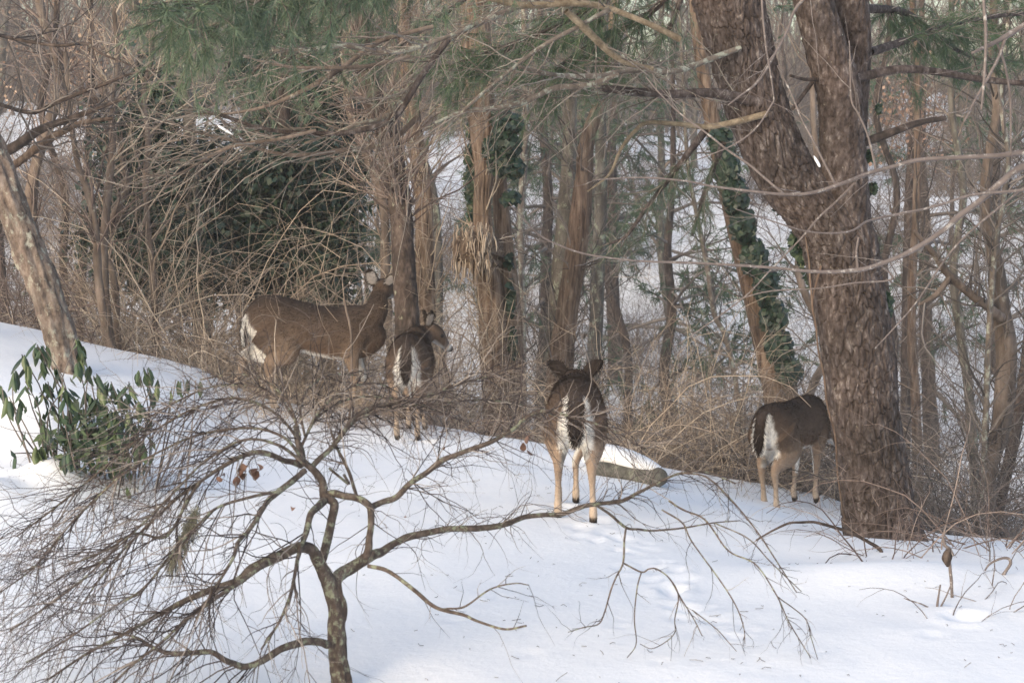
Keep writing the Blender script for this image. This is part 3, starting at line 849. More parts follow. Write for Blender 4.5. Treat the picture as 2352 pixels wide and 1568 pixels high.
# reddish and grey pair
tree('cedar_tree', 'reddish cedar trunk leaning right above the deer with spread ears', [(1284, 900, 32), (1290, 820, 29), (1302, 720, 25), (1318, 620, 25), (1332, 500, 24), (1341, 400, 20), (1344, 340, 18), (1362, 275, 15), (1386, 206, 12), (1400, 120, 10), (1420, -60, 9)], 18.0,
     'red_bark', 50, 200, shaggy(58, 0.14, 3.2), 51, None, (70, (0.3, 1.1), 0.3, 300, (0.15, 0.5)), 'grey_twig')
tree('bare_tree', 'mossy grey trunk standing close left of the reddish leaning cedar', [(1258, 980, 30), (1268, 860, 27), (1280, 740, 25), (1290, 620, 24), (1300, 480, 20), (1306, 380, 17), (1310, 200, 14), (1300, 0, 12), (1296, -80, 12)], 19.4, 'grey_bark', 30, 120, shaggy(59, 0.08, 2.2), 52, None,
     (80, (0.3, 1.1), 0.3, 360, (0.15, 0.5)), 'grey_twig')
tree('bare_tree', 'straight grey trunk a step right of the reddish leaning cedar', [(1362, 900, 16), (1368, 760, 16), (1374, 600, 15), (1380, 420, 14), (1378, 250, 13), (1384, 60, 12), (1384, -80, 11)], 23.0, 'grey_bark', 18, 70, None, 53, None, (60, (0.4, 1.2), 0.3, 240, (0.2, 0.6)), 'grey_twig')
tree('bare_tree', 'pale upright trunk with lichen right of the twin stemmed cedar', [(1202, 880, 8), (1200, 700, 8), (1196, 520, 8), (1204, 360, 8), (1208, 200, 7), (1204, 40, 7), (1204, -80, 6)], 25.0, 'lichen_bark', 12, 60, None, 54, None, (70, (0.4, 1.4), 0.2, 320, (0.2, 0.6)), 'grey_twig')
# ivy tree left of the big pine
r, iv = tree('ivy_clad_tree', 'slanting trunk with ivy up its right side behind the deer by the pine', [(1800, 960, 40), (1785, 860, 38), (1765, 780, 34), (1735, 650, 32), (1704, 540, 28), (1680, 450, 24), (1652, 340, 20), (1622, 200, 16), (1600, 60, 13), (1590, -80, 11)], 18.6,
             'red_bark', 26, 120, shaggy(61, 0.08, 2.4), 55, None, (60, (0.3, 1.0), 0.3, 240, (0.15, 0.5)), 'grey_twig')
ivy_patch(r, [(1812, 850, 34, 34), (1790, 800, 34, 40), (1778, 730, 32, 42), (1760, 660, 30, 46), (1732, 590, 32, 46), (1708, 520, 32, 40), (1690, 450, 30, 46), (1668, 380, 30, 46), (1655, 320, 26, 40)], 18.35, 4200, 0.06, 62)
tree('sapling', 'thin pale lichen stem left of the ivy trunk beside the pine', [(1690, 880, 6), (1640, 720, 6), (1626, 620, 6), (1614, 560, 6), (1602, 500, 5), (1580, 380, 5), (1570, 200, 4), (1560, 0, 4)], 20.5, 'lichen_bark', 10, 50, None, 56, None, (50, (0.3, 1.0), 0.2, 200, (0.15, 0.5)), 'grey_twig')
# right hand side
tree('bare_tree', 'crooked brown trunk with a forked limb beyond the big pine', [(2262, 1180, 21), (2272, 1060, 21), (2296, 990, 22), (2307, 895, 24), (2311, 800, 25), (2300, 715, 21), (2290, 620, 18), (2274, 545, 15), (2264, 480, 13), (2268, 380, 12), (2290, 250, 11), (2280, 100, 10), (2290, -80, 9)], 15.6,
     'tan_bark', 30, 150, shaggy(63, 0.10, 2.2), 57, None, (120, (0.3, 1.1), 0.2, 520, (0.15, 0.5)), 'grey_twig',
     (([(2300, 730, 12), (2278, 712, 11), (2233, 678, 10), (2180, 632, 9), (2142, 580, 7), (2100, 530, 5)], 15.5, 15.0), ([(2182, 634, 7), (2168, 655, 7), (2145, 681, 6), (2110, 700, 4)], 15.2, 15.1)))
tree('bare_tree', 'dark slanting trunk at the right edge low in the wood', [(2290, 1200, 14), (2320, 1050, 15), (2340, 940, 15), (2362, 800, 14), (2375, 600, 13), (2370, 300, 11), (2380, -60, 9)], 17.0, 'dark_bark', 16, 60, None, 58, None, (90, (0.3, 1.1), 0.2, 400, (0.15, 0.5)), 'grey_twig')
tree('sapling', 'thin white lichen covered stem between the crooked trunk and right edge', [(2262, 1000, 7), (2275, 700, 7), (2290, 540, 6), (2303, 480, 6), (2308, 437, 6), (2316, 360, 6), (2300, 240, 5), (2310, 100, 5), (2330, -60, 4)], 15.0, 'lichen_bark', 10, 70, None, 59, None, (60, (0.3, 0.9), 0.3, 260, (0.12, 0.45)), 'grey_twig')
for k, (u, w, y, mt, lab) in enumerate((
    (2040, 9, 24, 'dark_bark', 'dark thin trunk just right of the big pine, far back'),
    (2096, 10, 22, 'red_bark', 'reddish thin trunk between the big pine and the forked limb'),
    (1442, 9, 30, 'dark_bark', 'dark leaning trunk on the snowy slope above the snow capped log'),
    (1030, 9, 25, 'grey_bark', 'grey slim trunk left of the burl of the twin stemmed cedar'),
    (820, 7, 26, 'grey_bark', 'grey thin trunk in the white gap behind the doe head'),
    (20, 12, 24, 'dark_bark', 'dark trunk far back at the left edge'),
    (150, 10, 22, 'dark_bark', 'dark brown trunk far back behind the curving tan sapling'),
    (1850, 9, 21, 'tan_bark', 'slim tan trunk close left of the big pine'),
    (2225, 10, 20, 'grey_bark', 'grey trunk left of the crooked brown trunk'))):
    g = np.random.default_rng(70 + k)
    lean = g.normal() * 40
    rows = [(u + 0.3 * lean * s + 17 * g.normal(), 980 - 180 * s, w * (1.15 - 0.09 * s)) for s in range(7)]
    tree('bare_tree', lab, rows, y, mt, 12, 50, None, 70 + k, None, (60, (0.5, 1.6), 0.15, 300, (0.2, 0.7)), 'far_twig')
# ------------------------------------------------------------------ the far wood on the snowy hillside: copies of a few trees, each its own object
def far_tree_meshes(seed, h, r, n1, n2, n3, leafy_=0):
    g = np.random.default_rng(seed)
    K = 10
    z = np.linspace(0, h, K)
    P = np.stack([np.cumsum(g.normal(size=K) * 0.10), np.cumsum(g.normal(size=K) * 0.10), z], -1)
    P[0] = 0
    P[0, 2] = -0.4
    R = r * np.linspace(1.15, 0.25, K)
    V, Q, t = surf(np.column_stack([P, R]), 26, 8, lumpy(0.12, 1.5, seed), True)
    tm = MB().add(V, Q, t).mesh('trunk', M['grey_bark' if seed % 2 else 'dark_bark'])
    a, ra = spawn(P[None], R[None], n1, 0.12, 1, (0.8, 3.0), 55, 7, 0.02, 0.16, r * 0.5, 0.55, bias=(0, 0, 0.35), rg=g, minr=0.006)
    b_, rb = spawn(a, ra, n2, 0.2, 1, (0.4, 1.4), 42, 5, 0.0, 0.16, 0.012, 0.6, rg=g, minr=0.005)
    c, rc = spawn(b_, rb, n3, 0.2, 1, (0.25, 0.8), 42, 4, 0.0, 0.16, 0.006, 0.7, rg=g, minr=0.0045)
    mb = MB().tubes(a, ra, 4).tubes(b_, rb, 3).tubes(c, rc, 3)
    cm = mb.mesh('crown', M['far_twig'])
    return tm, cm
FT = [far_tree_meshes(100 + k, h, r, n1, n2, n3) for k, (h, r, n1, n2, n3) in enumerate(((9, 0.08, 30, 220, 900), (11, 0.10, 36, 260, 1000), (7, 0.05, 26, 190, 800), (12, 0.13, 40, 280, 1000), (6, 0.04, 24, 180, 700)))]

def thicket_mesh(seed, n, h, spread, mat, n2=5, lean=0.5, r=0.006, K=7, arch=0.35, name='stems', minr=0.003):
    g = np.random.default_rng(seed)
    base = np.stack([g.normal(size=n) * spread, g.normal(size=n) * spread, np.full(n, -0.15)], -1)
    d = norm(np.stack([g.normal(size=n) * lean, g.normal(size=n) * lean, np.ones(n)], -1))
    L = h * (0.45 + 0.65 * g.random(n))
    P = np.empty((n, K, 3))
    P[:, 0] = base
    st = (L / (K - 1))[:, None]
    for j in range(1, K):
        P[:, j] = P[:, j - 1] + d * st
        d = norm(d + g.normal(size=(n, 3)) * 0.14 + np.array([0, 0, -1.0]) * arch * st)
    R = (r * (0.6 + 0.8 * g.random(n)))[:, None] * np.linspace(1, 0.3, K)
    b_, rb = spawn(P, R, n * n2, 0.15, 1, (0.12 * h, 0.42 * h), 45, 5, 0.1, 0.16, r * 0.6, 0.65, rg=g, minr=minr)
    return MB().tubes(P, R, 4).tubes(b_, rb, 3)

SH = [thicket_mesh(200 + k, 60, 2.4, 0.55, 'far_twig', 9, 0.45, 0.010, minr=0.0045).mesh('shrub', M['far_twig']) for k in range(4)]
g = np.random.default_rng(77)
ZONES = ((120, 'at the left edge'), (420, 'behind the left saplings'), (800, 'behind the ivy clad trees'), (1000, 'behind the dark trunk'), (1190, 'behind the twin stemmed cedar'),
         (1420, 'behind the reddish leaning cedar'), (1620, 'above the snow capped log'), (1850, 'behind the ivy trunk by the pine'), (2080, 'behind the big pine'), (9999, 'at the right edge'))
def zone(u):
    return next(n for e, n in ZONES if u < e)
for k in range(95):
    y = 36 + 56 * g.random() ** 0.75
    u = g.uniform(-420, 2780)
    x = (u - 1176) / F * y
    tm, cm = FT[g.integers(0, 5)]
    zn = zone(u)
    r = thing('bare_tree', 'bare tree of the far wood, ' + zn, 'tree', gpt(x, y), 'far bare trees ' + zn)
    s = g.uniform(0.75, 1.25) * (0.6 if 2040 < u < 2420 else 1)
    r.scale = (s, s, s)
    r.rotation_euler = (g.normal() * 0.06, g.normal() * 0.06, g.uniform(0, 6.28))
    for nm, me in (('trunk', tm), ('crown', cm)):
        o = bpy.data.objects.new(nm, me)
        C.objects.link(o)
        o.parent = r
for k in range(150):
    y = 24 + 62 * g.random() ** 0.9
    u = g.uniform(-300, 2650)
    x = (u - 1176) / F * y
    o = bpy.data.objects.new('shrub', SH[g.integers(0, 4)])
    C.objects.link(o)
    o.location = gpt(x, y)
    s = g.uniform(0.6, 1.25)
    o.scale = (s * 1.1, s * 1.1, s)
    o.rotation_euler = (0, 0, g.uniform(0, 6.28))
    zn = zone(u)
    tag(o, 'bare shrub on the far snowy hillside, ' + zn, 'shrub', 'far bare shrubs ' + zn)
# dense top of the far wood: a thick growth nobody could count
g = np.random.default_rng(5)
n = 2600
yy = g.uniform(72, 110, n)
uu = g.uniform(-500, 2850, n)
xx = (uu - 1176) / F * yy
zz = G(xx, yy, False)
K = 6
P = np.empty((n, K, 3))
P[:, 0] = np.stack([xx, yy, zz - 0.2], -1)
d = norm(np.stack([g.normal(size=n) * 0.22, g.normal(size=n) * 0.2, np.ones(n)], -1))
st = (g.uniform(2.0, 9.0, n) * np.where((uu > 2060) & (uu < 2420), 0.25, np.where((uu > 1440) & (uu < 1560), 0.5, 1.0)) / (K - 1))[:, None]
for j in range(1, K):
    P[:, j] = P[:, j - 1] + d * st
    d = norm(d + g.normal(size=(n, 3)) * 0.12)
R = g.uniform(0.02, 0.07, n)[:, None] * np.linspace(1, 0.3, K)
b_, rb = spawn(P, R, 15000, 0.1, 1, (0.5, 2.2), 45, 4, 0.0, 0.15, 0.022, 0.6, rg=g, minr=0.010)
fw = MB().tubes(P, R, 4).tubes(b_, rb, 3)
o = fw.build('far_wood', M['far_twig'])
tag(o, 'dense grey brown far wood along the top of the hillside', 'woodland', None, 'stuff')

# thin winter haze in the hollow
hz = MB()
hx, hy0, hy1, hz0, hz1 = 75, -20, 135, -8.5, 26
V = np.array([[x, y, z] for z in (hz0, hz1) for y in (hy0, hy1) for x in (-hx, hx)], float)
hz.add(V, [[0, 2, 3, 1], [4, 5, 7, 6], [0, 1, 5, 4], [2, 6, 7, 3], [0, 4, 6, 2], [1, 3, 7, 5]])
hm = bpy.data.materials.new('haze')
hm.use_nodes = True
hn = hm.node_tree.nodes
hn.clear()
pv = hn.new('ShaderNodeVolumePrincipled')
pv.inputs['Color'].default_value = (0.93, 0.93, 0.95, 1)
pv.inputs['Density'].default_value = 0.0018
pv.inputs['Anisotropy'].default_value = 0.0
ho = hn.new('ShaderNodeOutputMaterial')
hm.node_tree.links.new(pv.outputs[0], ho.inputs['Volume'])
HAZE = True
if HAZE:
    o = hz.build('haze', hm, flat=True)
    o['kind'] = 'stuff'

# conifers beyond the hollow, dark against the evening sky
def conifer(u, y, h, r0, label, seed, nb=46, z0=0.1):
    x = (u - 1176) / F * y
    b0 = gpt(x, y)
    r = thing('conifer_tree', label, 'tree', b0)
    g = np.random.default_rng(seed)
    K = 10
    P = b0 + np.stack([np.cumsum(g.normal(size=K) * 0.06), np.cumsum(g.normal(size=K) * 0.06), np.linspace(-0.4, h, K)], -1)
    R = r0 * np.linspace(1.1, 0.15, K)
    V, Q, t = surf(np.column_stack([P, R]), 40, 10, lumpy(0.1, 2, seed), True)
    MB().add(V, Q, t).build('trunk', M['dark_bark'], r)
    a, ra = spawn(P[None], R[None], nb, z0, 0.97, (1.0, 2.8), 85, 7, 0.12, 0.08, r0 * 0.4, 0.4, rg=g)
    c, rc = spawn(a, ra, nb * 9, 0.25, 1, (0.3, 0.9), 45, 5, 0.25, 0.1, 0.012, 0.6, rg=g)
    MB().tubes(a, ra, 5).tubes(c, rc, 3).build('branches', M['grey_twig'], r, kind='stuff')
    k = g.integers(1, 5, len(c) * 3)
    ii = np.repeat(np.arange(len(c)), 3)
    mb = MB()
    needle_tufts(mb, c[ii, k], norm(c[ii, k] - c[ii, k - 1]), 9, 0.22, 0.011, g, 0.15)
    mb.build('needles', M['dark_needle'], r, kind='stuff')
conifer(2150, 34, 10, 0.14, 'dark conifer against the yellow sky, next right of the big pine', 301, 26)
conifer(2300, 38, 11, 0.15, 'dark conifer against the yellow sky at the upper right corner', 302, 26)
conifer(1420, 40, 11, 0.15, 'dark conifer far behind the broken yellow branch', 303)
conifer(760, 30, 10, 0.15, 'dark conifer far behind the evergreen column left of the dark trunk', 304)
conifer(1240, 36, 11, 0.14, 'dark conifer far behind the top of the twin stemmed cedar', 305)
conifer(1560, 32, 9, 0.12, 'green conifer left of the big pine behind the ivy trunk', 306, 40)
conifer(560, 27, 9, 0.14, 'dark conifer behind the hanging green needles', 307)

# ------------------------------------------------------------------ bramble and brush, near
def brush(name, label, cat, u0, u1, y0, y1, n, h, mat, seed, lean=0.5, arch=0.45, r=0.0045, n2=4, bias=0.0, flat=0.0):
    g = np.random.default_rng(seed)
    yy = g.uniform(y0, y1, n)
    xx = (g.uniform(u0, u1, n) - 1176) / F * yy
    zz = G(xx, yy, False)
    K = 10
    P = np.empty((n, K, 3))
    P[:, 0] = np.stack([xx, yy, zz - 0.08], -1)
    d = norm(np.stack([g.normal(size=n) * lean + bias, g.normal(size=n) * lean * 0.7, np.full(n, 1.0 - flat) * (0.4 + 0.8 * g.random(n))], -1))
    L = h * (0.35 + 0.75 * g.random(n))
    st = (L / (K - 1))[:, None]
    for j in range(1, K):
        P[:, j] = P[:, j - 1] + d * st
        d = norm(d + g.normal(size=(n, 3)) * 0.13 + np.array([0, 0, -1.0]) * arch * st * (1 + j * 0.25))
    low = G(P[:, :, 0], P[:, :, 1], False) - 0.1
    P[:, :, 2] = np.maximum(P[:, :, 2], low)
    R = (r * (0.55 + 0.9 * g.random(n) ** 2))[:, None] * np.linspace(1, 0.35, K)
    b_, rb = spawn(P, R, n * n2, 0.15, 1, (0.10 * h, 0.35 * h), 48, 6, 0.2, 0.18, r * 0.6, 0.65, rg=g, minr=0.0013)
    o = MB().tubes(P, R, 5).tubes(b_, rb, 3).build(name, M[mat])
    return tag(o, label, cat, None, 'stuff')
brush('bramble_thicket', 'tan arching bramble thicket rising behind the standing doe', 'brambles', 230, 830, 16.0, 18.4, 820, 2.45, 'tan_cane', 401, 0.5, 0.38, 0.006, 6)
brush('bramble_thicket', 'low tangle of dry tan stems at the feet of the standing doe', 'brambles', 440, 900, 15.0, 16.4, 330, 0.8, 'tan_cane', 402, 0.8, 0.9, 0.004, 5)
brush('bramble_thicket', 'low dark twigs in front of the shins of the standing doe', 'brambles', 470, 930, 14.2, 15.0, 200, 0.5, 'tan_cane', 415, 0.8, 0.9, 0.0035, 5)
brush('bramble_thicket', 'dry tan vines heaped round the feet of the twin stemmed cedar', 'brambles', 960, 1250, 14.7, 17.0, 420, 1.35, 'tan_cane', 403, 0.7, 0.7, 0.0045, 5)
brush('bramble_thicket', 'brown tangled brush behind the snow capped log', 'brambles', 1360, 1800, 13.9, 17.0, 900, 1.9, 'tan_cane', 404, 0.65, 0.5, 0.0042, 6)
brush('bramble_thicket', 'brown green brush over the deer beside the pine', 'brambles', 1690, 1980, 13.7, 15.6, 420, 1.9, 'grey_twig', 405, 0.6, 0.7, 0.0045, 5)
brush('bramble_thicket', 'grey brown tangled brush right of the big pine', 'brambles', 2040, 2480, 13.2, 17.0, 620, 1.9, 'grey_twig', 406, 0.6, 0.5, 0.0046, 6)
brush('bramble_thicket', 'pinkish grey brush at the left edge behind the leaning pale tree', 'brambles', -260, 260, 16.0, 20.0, 420, 2.4, 'red_twig', 407, 0.5, 0.35, 0.006, 6)
brush('bramble_thicket', 'thin grey saplings filling the hollow in the middle of the picture', 'brambles', 1180, 1700, 17.5, 25, 250, 3.2, 'grey_twig', 408, 0.3, 0.12, 0.0045, 12)
brush('bramble_thicket', 'thin brown saplings filling the hollow at the right', 'brambles', 1980, 2480, 17.5, 26, 270, 3.6, 'grey_twig', 409, 0.3, 0.12, 0.005, 12)
brush('bramble_thicket', 'fine twiggy undergrowth on the snowy slope across the middle of the picture', 'brambles', 780, 1960, 25, 46, 820, 3.2, 'far_twig', 416, 0.35, 0.1, 0.007, 12)
brush('bramble_thicket', 'fine twiggy undergrowth on the snowy slope at the right', 'brambles', 1980, 2500, 25, 46, 420, 3.4, 'far_twig', 417, 0.35, 0.1, 0.007, 12)
brush('bramble_thicket', 'thin brown saplings filling the hollow at the left', 'brambles', -120, 320, 19, 27, 190, 3.8, 'red_twig', 410, 0.3, 0.12, 0.005, 12)
brush('bramble_thicket', 'tan vines climbing between the dark trunk and the twin stemmed cedar', 'brambles', 940, 1100, 15.6, 18.2, 260, 2.4, 'tan_cane', 411, 0.35, 0.3, 0.005, 7)
brush('bramble_thicket', 'bare pinkish canes crossing the foot of the big pine', 'brambles', 1980, 2330, 9.6, 10.7, 46, 1.25, 'red_twig', 412, 0.8, 0.8, 0.0038, 5, -0.25)
brush('bramble_thicket', 'few thin canes arching over the snow at the right edge', 'brambles', 2180, 2420, 8.0, 9.4, 16, 0.8, 'glossy_twig', 413, 0.7, 1.0, 0.0032, 3, -0.1)
brush('bramble_thicket', 'sparse reddish stems on the snow crest under the fawn', 'brambles', 800, 1240, 13.9, 14.8, 120, 0.7, 'red_twig', 414, 0.9, 0.9, 0.0035, 5)

def dead_leaves(parent, spots, size, n, seed, mat='dead_leaf'):
    """each crumpled leaf its own mesh"""
    g = np.random.default_rng(seed)
    for u, v, y in spots:
        for k in range(n):
            m_ = 7
            tt = np.linspace(0, 1, m_)
            w = size * 0.42 * np.sin(np.pi * np.clip(tt, 0.03, 0.98)) ** 0.8
            curl = 0.5 * g.normal()
            mid = np.stack([tt * size, 0 * tt, size * curl * np.sin(tt * 2.4)], -1)
            lft = mid + np.stack([0 * tt, w, w * (0.5 + 0.3 * g.normal())], -1)
            rgt = mid + np.stack([0 * tt, -w, w * (0.5 + 0.3 * g.normal())], -1)
            V = np.stack([lft, mid, rgt], 1).reshape(-1, 3) * (0.7 + 0.6 * g.random())
            rot = np.array((Matrix.Rotation(g.uniform(0, 6.28), 3, 'Z') @ Matrix.Rotation(R_(g.uniform(20, 90)), 3, 'Y')))
            V = V @ rot.T + at(u + 9 * g.normal(), v + 9 * g.normal(), y + 0.03 * g.normal())
            idx = np.arange(m_ * 3).reshape(m_, 3)
            Q = np.stack([idx[:-1, :-1], idx[:-1, 1:], idx[1:, 1:], idx[1:, :-1]], -1).reshape(-1, 4)
            MB().add(V, Q, None, g.random()).build('dead_leaf', M[mat], parent, kind=None)

# bits of twig and bark dropped on the snow
g = np.random.default_rng(88)
n = 420
yy = g.uniform(7.0, 13.0, n)
xx = (g.uniform(-100, 2450, n) - 1176) / F * yy
zz = G(xx, yy) + 0.004
dd = norm(np.stack([g.normal(size=n), g.normal(size=n), 0.25 * np.abs(g.normal(size=n))], -1))
ll = (0.012 + 0.05 * g.random(n) ** 3)[:, None]
pp = np.stack([np.stack([xx, yy, zz], -1) + dd * ll * k for k in (0, 0.5, 1)], 1)
pp[:, 1] += g.normal(size=(n, 3)) * 0.003
tag(MB().tubes(pp, np.full((n, 3), 0.0014), 3).build('snow_litter', M['grey_twig']), 'scattered bits of twig and bark lying on the snow', 'litter', None, 'stuff')

# leaf litter still hanging on twigs of the far oaks
g = np.random.default_rng(9)
r, _ = tree('oak_tree', 'oak holding rusty brown leaves at the upper right beyond the pine', [(2080, 900, 12), (2085, 600, 12), (2090, 400, 10), (2100, 200, 8), (2095, -60, 6)], 27, 'dark_bark', 12, 40, None, 95, None, (60, (0.5, 1.8), 0.3, 300, (0.2, 0.7)), 'far_twig')
mb = MB()
c = at(g.normal(2080, 55, 900), g.normal(270, 60, 900), 27 + g.normal(size=900) * 0.6)
leaf_faces(mb, c, norm(g.normal(size=(900, 3))), 0.05, g)
mb.build('leaves', M['oak_leaf'], r, flat=True, kind='stuff')
r, _ = tree('oak_tree', 'small tree with rusty leaves at the upper left behind the saplings', [(180, 900, 10), (190, 600, 10), (200, 400, 9), (210, 200, 8), (205, -60, 6)], 23, 'dark_bark', 12, 40, None, 96, None, (70, (0.5, 1.8), 0.3, 420, (0.2, 0.7)), 'red_twig')
mb = MB()
c = at(g.normal(200, 110, 1100), g.normal(200, 90, 1100), 23 + g.normal(size=1100) * 0.6)
leaf_faces(mb, c, norm(g.normal(size=(1100, 3))), 0.04, g)
mb.build('leaves', M['oak_leaf'], r, flat=True, kind='stuff')
# ------------------------------------------------------------------ the deer
COAT = dict(top=(0.070, 0.053, 0.045), side=(0.145, 0.103, 0.078), low=(0.21, 0.14, 0.098), rufous=(0.285, 0.208, 0.152), tan=(0.50, 0.40, 0.31),
            white=(0.80, 0.78, 0.74), dark=(0.035, 0.027, 0.023), grey=(0.30, 0.28, 0.265), face=(0.15, 0.105, 0.078))
COAT = {k: np.array(v) * (1.0 if k in ('white', 'grey') else 0.88 if k == 'tan' else 0.74 if k == 'rufous' else 0.66) for k, v in COAT.items()}
def lerp(a, b, t):
    t = np.clip(np.asarray(t, float), 0, 1)[..., None]
    return a * (1 - t) + b * t

def part(rows, lat, n, S, colf):
    """closed loft; rows (x,y,z,a,b): a = half width along lat, b = half depth; colf(t, c, s, P) -> colours"""
    A = spline(rows, n)
    P = A[:, :3]
    a, b = np.maximum(A[:, 3], 0.004), np.maximum(A[:, 4], 0.004)
    T = norm(np.gradient(P, axis=0))
    lat = np.asarray(lat, float)
    Lt = norm(lat - (T @ lat)[:, None] * T)
    Up = np.cross(T, Lt)
    ang = np.arange(S) * 2 * math.pi / S
    V = P[:, None] + a[:, None, None] * np.cos(ang)[None, :, None] * Lt[:, None] + b[:, None, None] * np.sin(ang)[None, :, None] * Up[:, None]
    tt, aa = np.meshgrid(np.linspace(0, 1, n), ang, indexing='ij')
    col = colf(tt, np.cos(aa), np.sin(aa), V)
    idx = np.arange(n * S).reshape(n, S)
    Q = np.stack([idx[:-1], np.roll(idx[:-1], -1, 1), np.roll(idx[1:], -1, 1), idx[1:]], -1).reshape(-1, 4)
    V2 = np.vstack([V.reshape(-1, 3), P[0] - T[0] * min(a[0], b[0]) * 0.6, P[-1] + T[-1] * min(a[-1], b[-1]) * 0.6])
    c2 = np.vstack([col.reshape(-1, 3), col[0].mean(0), col[-1].mean(0)])
    e0, e1 = idx[0], idx[-1]
    t = np.concatenate([np.stack([np.roll(e0, -1), e0, np.full(S, n * S)], -1), np.stack([e1, np.roll(e1, -1), np.full(S, n * S + 1)], -1)])
    return V2, Q, t, c2

def make_deer(label, loc, heading, scale, legs, neck, head, ears, seed, tail=None, fawn=False, torso_dz=0.0, slim=0.94, pale=1.0):
    g = np.random.default_rng(seed)
    k_ = dict(COAT)
    for q in ('low', 'rufous', 'tan'):
        k_[q] = np.minimum(k_[q] * (1 + (pale - 1) * (0.25 if q == 'tan' else 0.8)), 0.6)
    k_['side'] = k_['side'] * (1 + 0.5 * (pale - 1))
    W = k_['white']
    parts = []
    # trunk
    tor = [(-0.535, 0, 0.70, 0.04, 0.06), (-0.50, 0, 0.695, 0.095, 0.125), (-0.43, 0, 0.69, 0.145, 0.175), (-0.33, 0, 0.685, 0.172, 0.195), (-0.18, 0, 0.665, 0.172, 0.195), (-0.02, 0, 0.645, 0.175, 0.20),
           (0.14, 0, 0.64, 0.172, 0.212), (0.28, 0, 0.65, 0.155, 0.205), (0.39, 0, 0.665, 0.12, 0.17), (0.47, 0, 0.685, 0.07, 0.11), (0.505, 0, 0.70, 0.03, 0.05)]
    tor = [(x, y, z + torso_dz * (x + 0.05), a * slim, b * slim) for x, y, z, a, b in tor]
    def ctor(t, c, s, P):
        h = -s        # Up = T x lat ; sign fixed below
        up = (P[..., 2] - P[..., 2].min(1, keepdims=True)) / np.maximum(np.ptp(P[..., 2], axis=1)[:, None], 1e-3)
        col = lerp(k_['low'], k_['side'], (up - 0.12) / 0.3)
        col = lerp(col, k_['top'], (up - 0.55) / 0.4)
        belly = (up < 0.10) & (P[..., 0] < 0.25) & (P[..., 0] > -0.42)
        col[belly] = W
        return col
    parts.append(part(tor, (0, 1, 0), 40, 28, ctor))
    # legs
    for li, (chain, hind, side) in enumerate(legs):
        rr = ([(0.10, 0.165), (0.082, 0.135), (0.056, 0.082), (0.033, 0.046), (0.020, 0.026), (0.019, 0.024), (0.025, 0.030), (0.024, 0.034)] if hind else
              [(0.075, 0.115), (0.056, 0.075), (0.036, 0.044), (0.026, 0.031), (0.019, 0.022), (0.018, 0.022), (0.024, 0.028), (0.023, 0.032)])
        c_ = np.array(chain, float)
        # hip/shoulder, stifle/elbow, above hock/knee, hock/knee, mid shank, lower shank, fetlock, hoof
        a5 = c_
        rows = [a5[0], a5[1], a5[1] * 0.45 + a5[2] * 0.55, a5[2], a5[2] * 0.6 + a5[3] * 0.4, a5[2] * 0.25 + a5[3] * 0.75, a5[3], a5[4]]
        rows = [(*p, *r) for p, r in zip(rows, rr)]
        def cleg(t, c, s, P, side=side, hind=hind, rows=rows):
            inner = (c * side < -0.35)
            col = lerp(k_['side'], k_['rufous'], (t - 0.06) / 0.22)
            col = lerp(col, k_['tan'], (t - 0.55) / 0.35)
            if hind:
                col = np.where((inner & (t < 0.52))[..., None], W * 0.95, col)
                hk = np.exp(-((t - 0.47) / 0.05) ** 2) * (inner)
                col = lerp(col, k_['dark'] * 1.6, hk * 0.8)
            else:
                col = np.where((inner & (t < 0.62))[..., None], W * 0.9, col)
            col = lerp(col, k_['dark'], (t - 0.92) / 0.03)
            return col
        parts.append(part(rows, (0, 1, 0), 40, 14, cleg))
    # neck
    nr = [(*p[:3], p[3], p[4]) for p in neck]
    def cnk(t, c, s, P):
        up = (P[..., 2] - P[..., 2].min(1, keepdims=True)) / np.maximum(np.ptp(P[..., 2], axis=1)[:, None], 1e-3)
        col = lerp(k_['side'] * 1.0, k_['top'] * 1.15, (up - 0.5) / 0.5)
        return col
    parts.append(part(nr, (0, 1, 0) if abs(neck[-1][1] - neck[0][1]) < 0.12 else (0.5, 0.5, 0), 22, 16, cnk))
    # head: poll -> muzzle
    h0, hd, hup = np.array(head[0], float), norm(np.array(head[1], float)), np.array(head[2], float)
    lat = norm(np.cross(hup, hd))
    up = np.cross(hd, lat)
    hl = head[3] if len(head) > 3 else 0.27
    prof = [(-0.16, -0.004, 0.030, 0.035), (-0.05, 0.0, 0.062, 0.068), (0.10, 0.0, 0.072, 0.078), (0.28, -0.002, 0.070, 0.076), (0.45, -0.012, 0.055, 0.062), (0.65, -0.024, 0.038, 0.044), (0.82, -0.03, 0.032, 0.036), (0.95, -0.032, 0.029, 0.031), (1.0, -0.034, 0.018, 0.018)]
    rows = [(*(h0 + hd * f * hl + up * o * hl * 3.4), a * hl / 0.27, b * hl / 0.27) for f, o, a, b in prof]
    def chd(t, c, s, P):
        q = ((P - h0) @ hd) / hl
        w = ((P - h0) @ up) / hl
        col = np.broadcast_to(k_['face'], P.shape).copy()
        col = lerp(col, k_['top'], (w - 0.12) / 0.14)
        col = lerp(col, W * 0.8, ((-w - 0.16) / 0.06) * (q > 0.25))
        col = lerp(col, k_['grey'] * 0.55, (q - 0.62) / 0.2)
        col = lerp(col, W * 0.8, np.exp(-((q - 0.84) / 0.045) ** 2) * 0.8)
        col = lerp(col, k_['dark'] * 0.7, (q - 0.91) / 0.04)
        return col
    parts.append(part(rows, lat, 30, 18, chd))
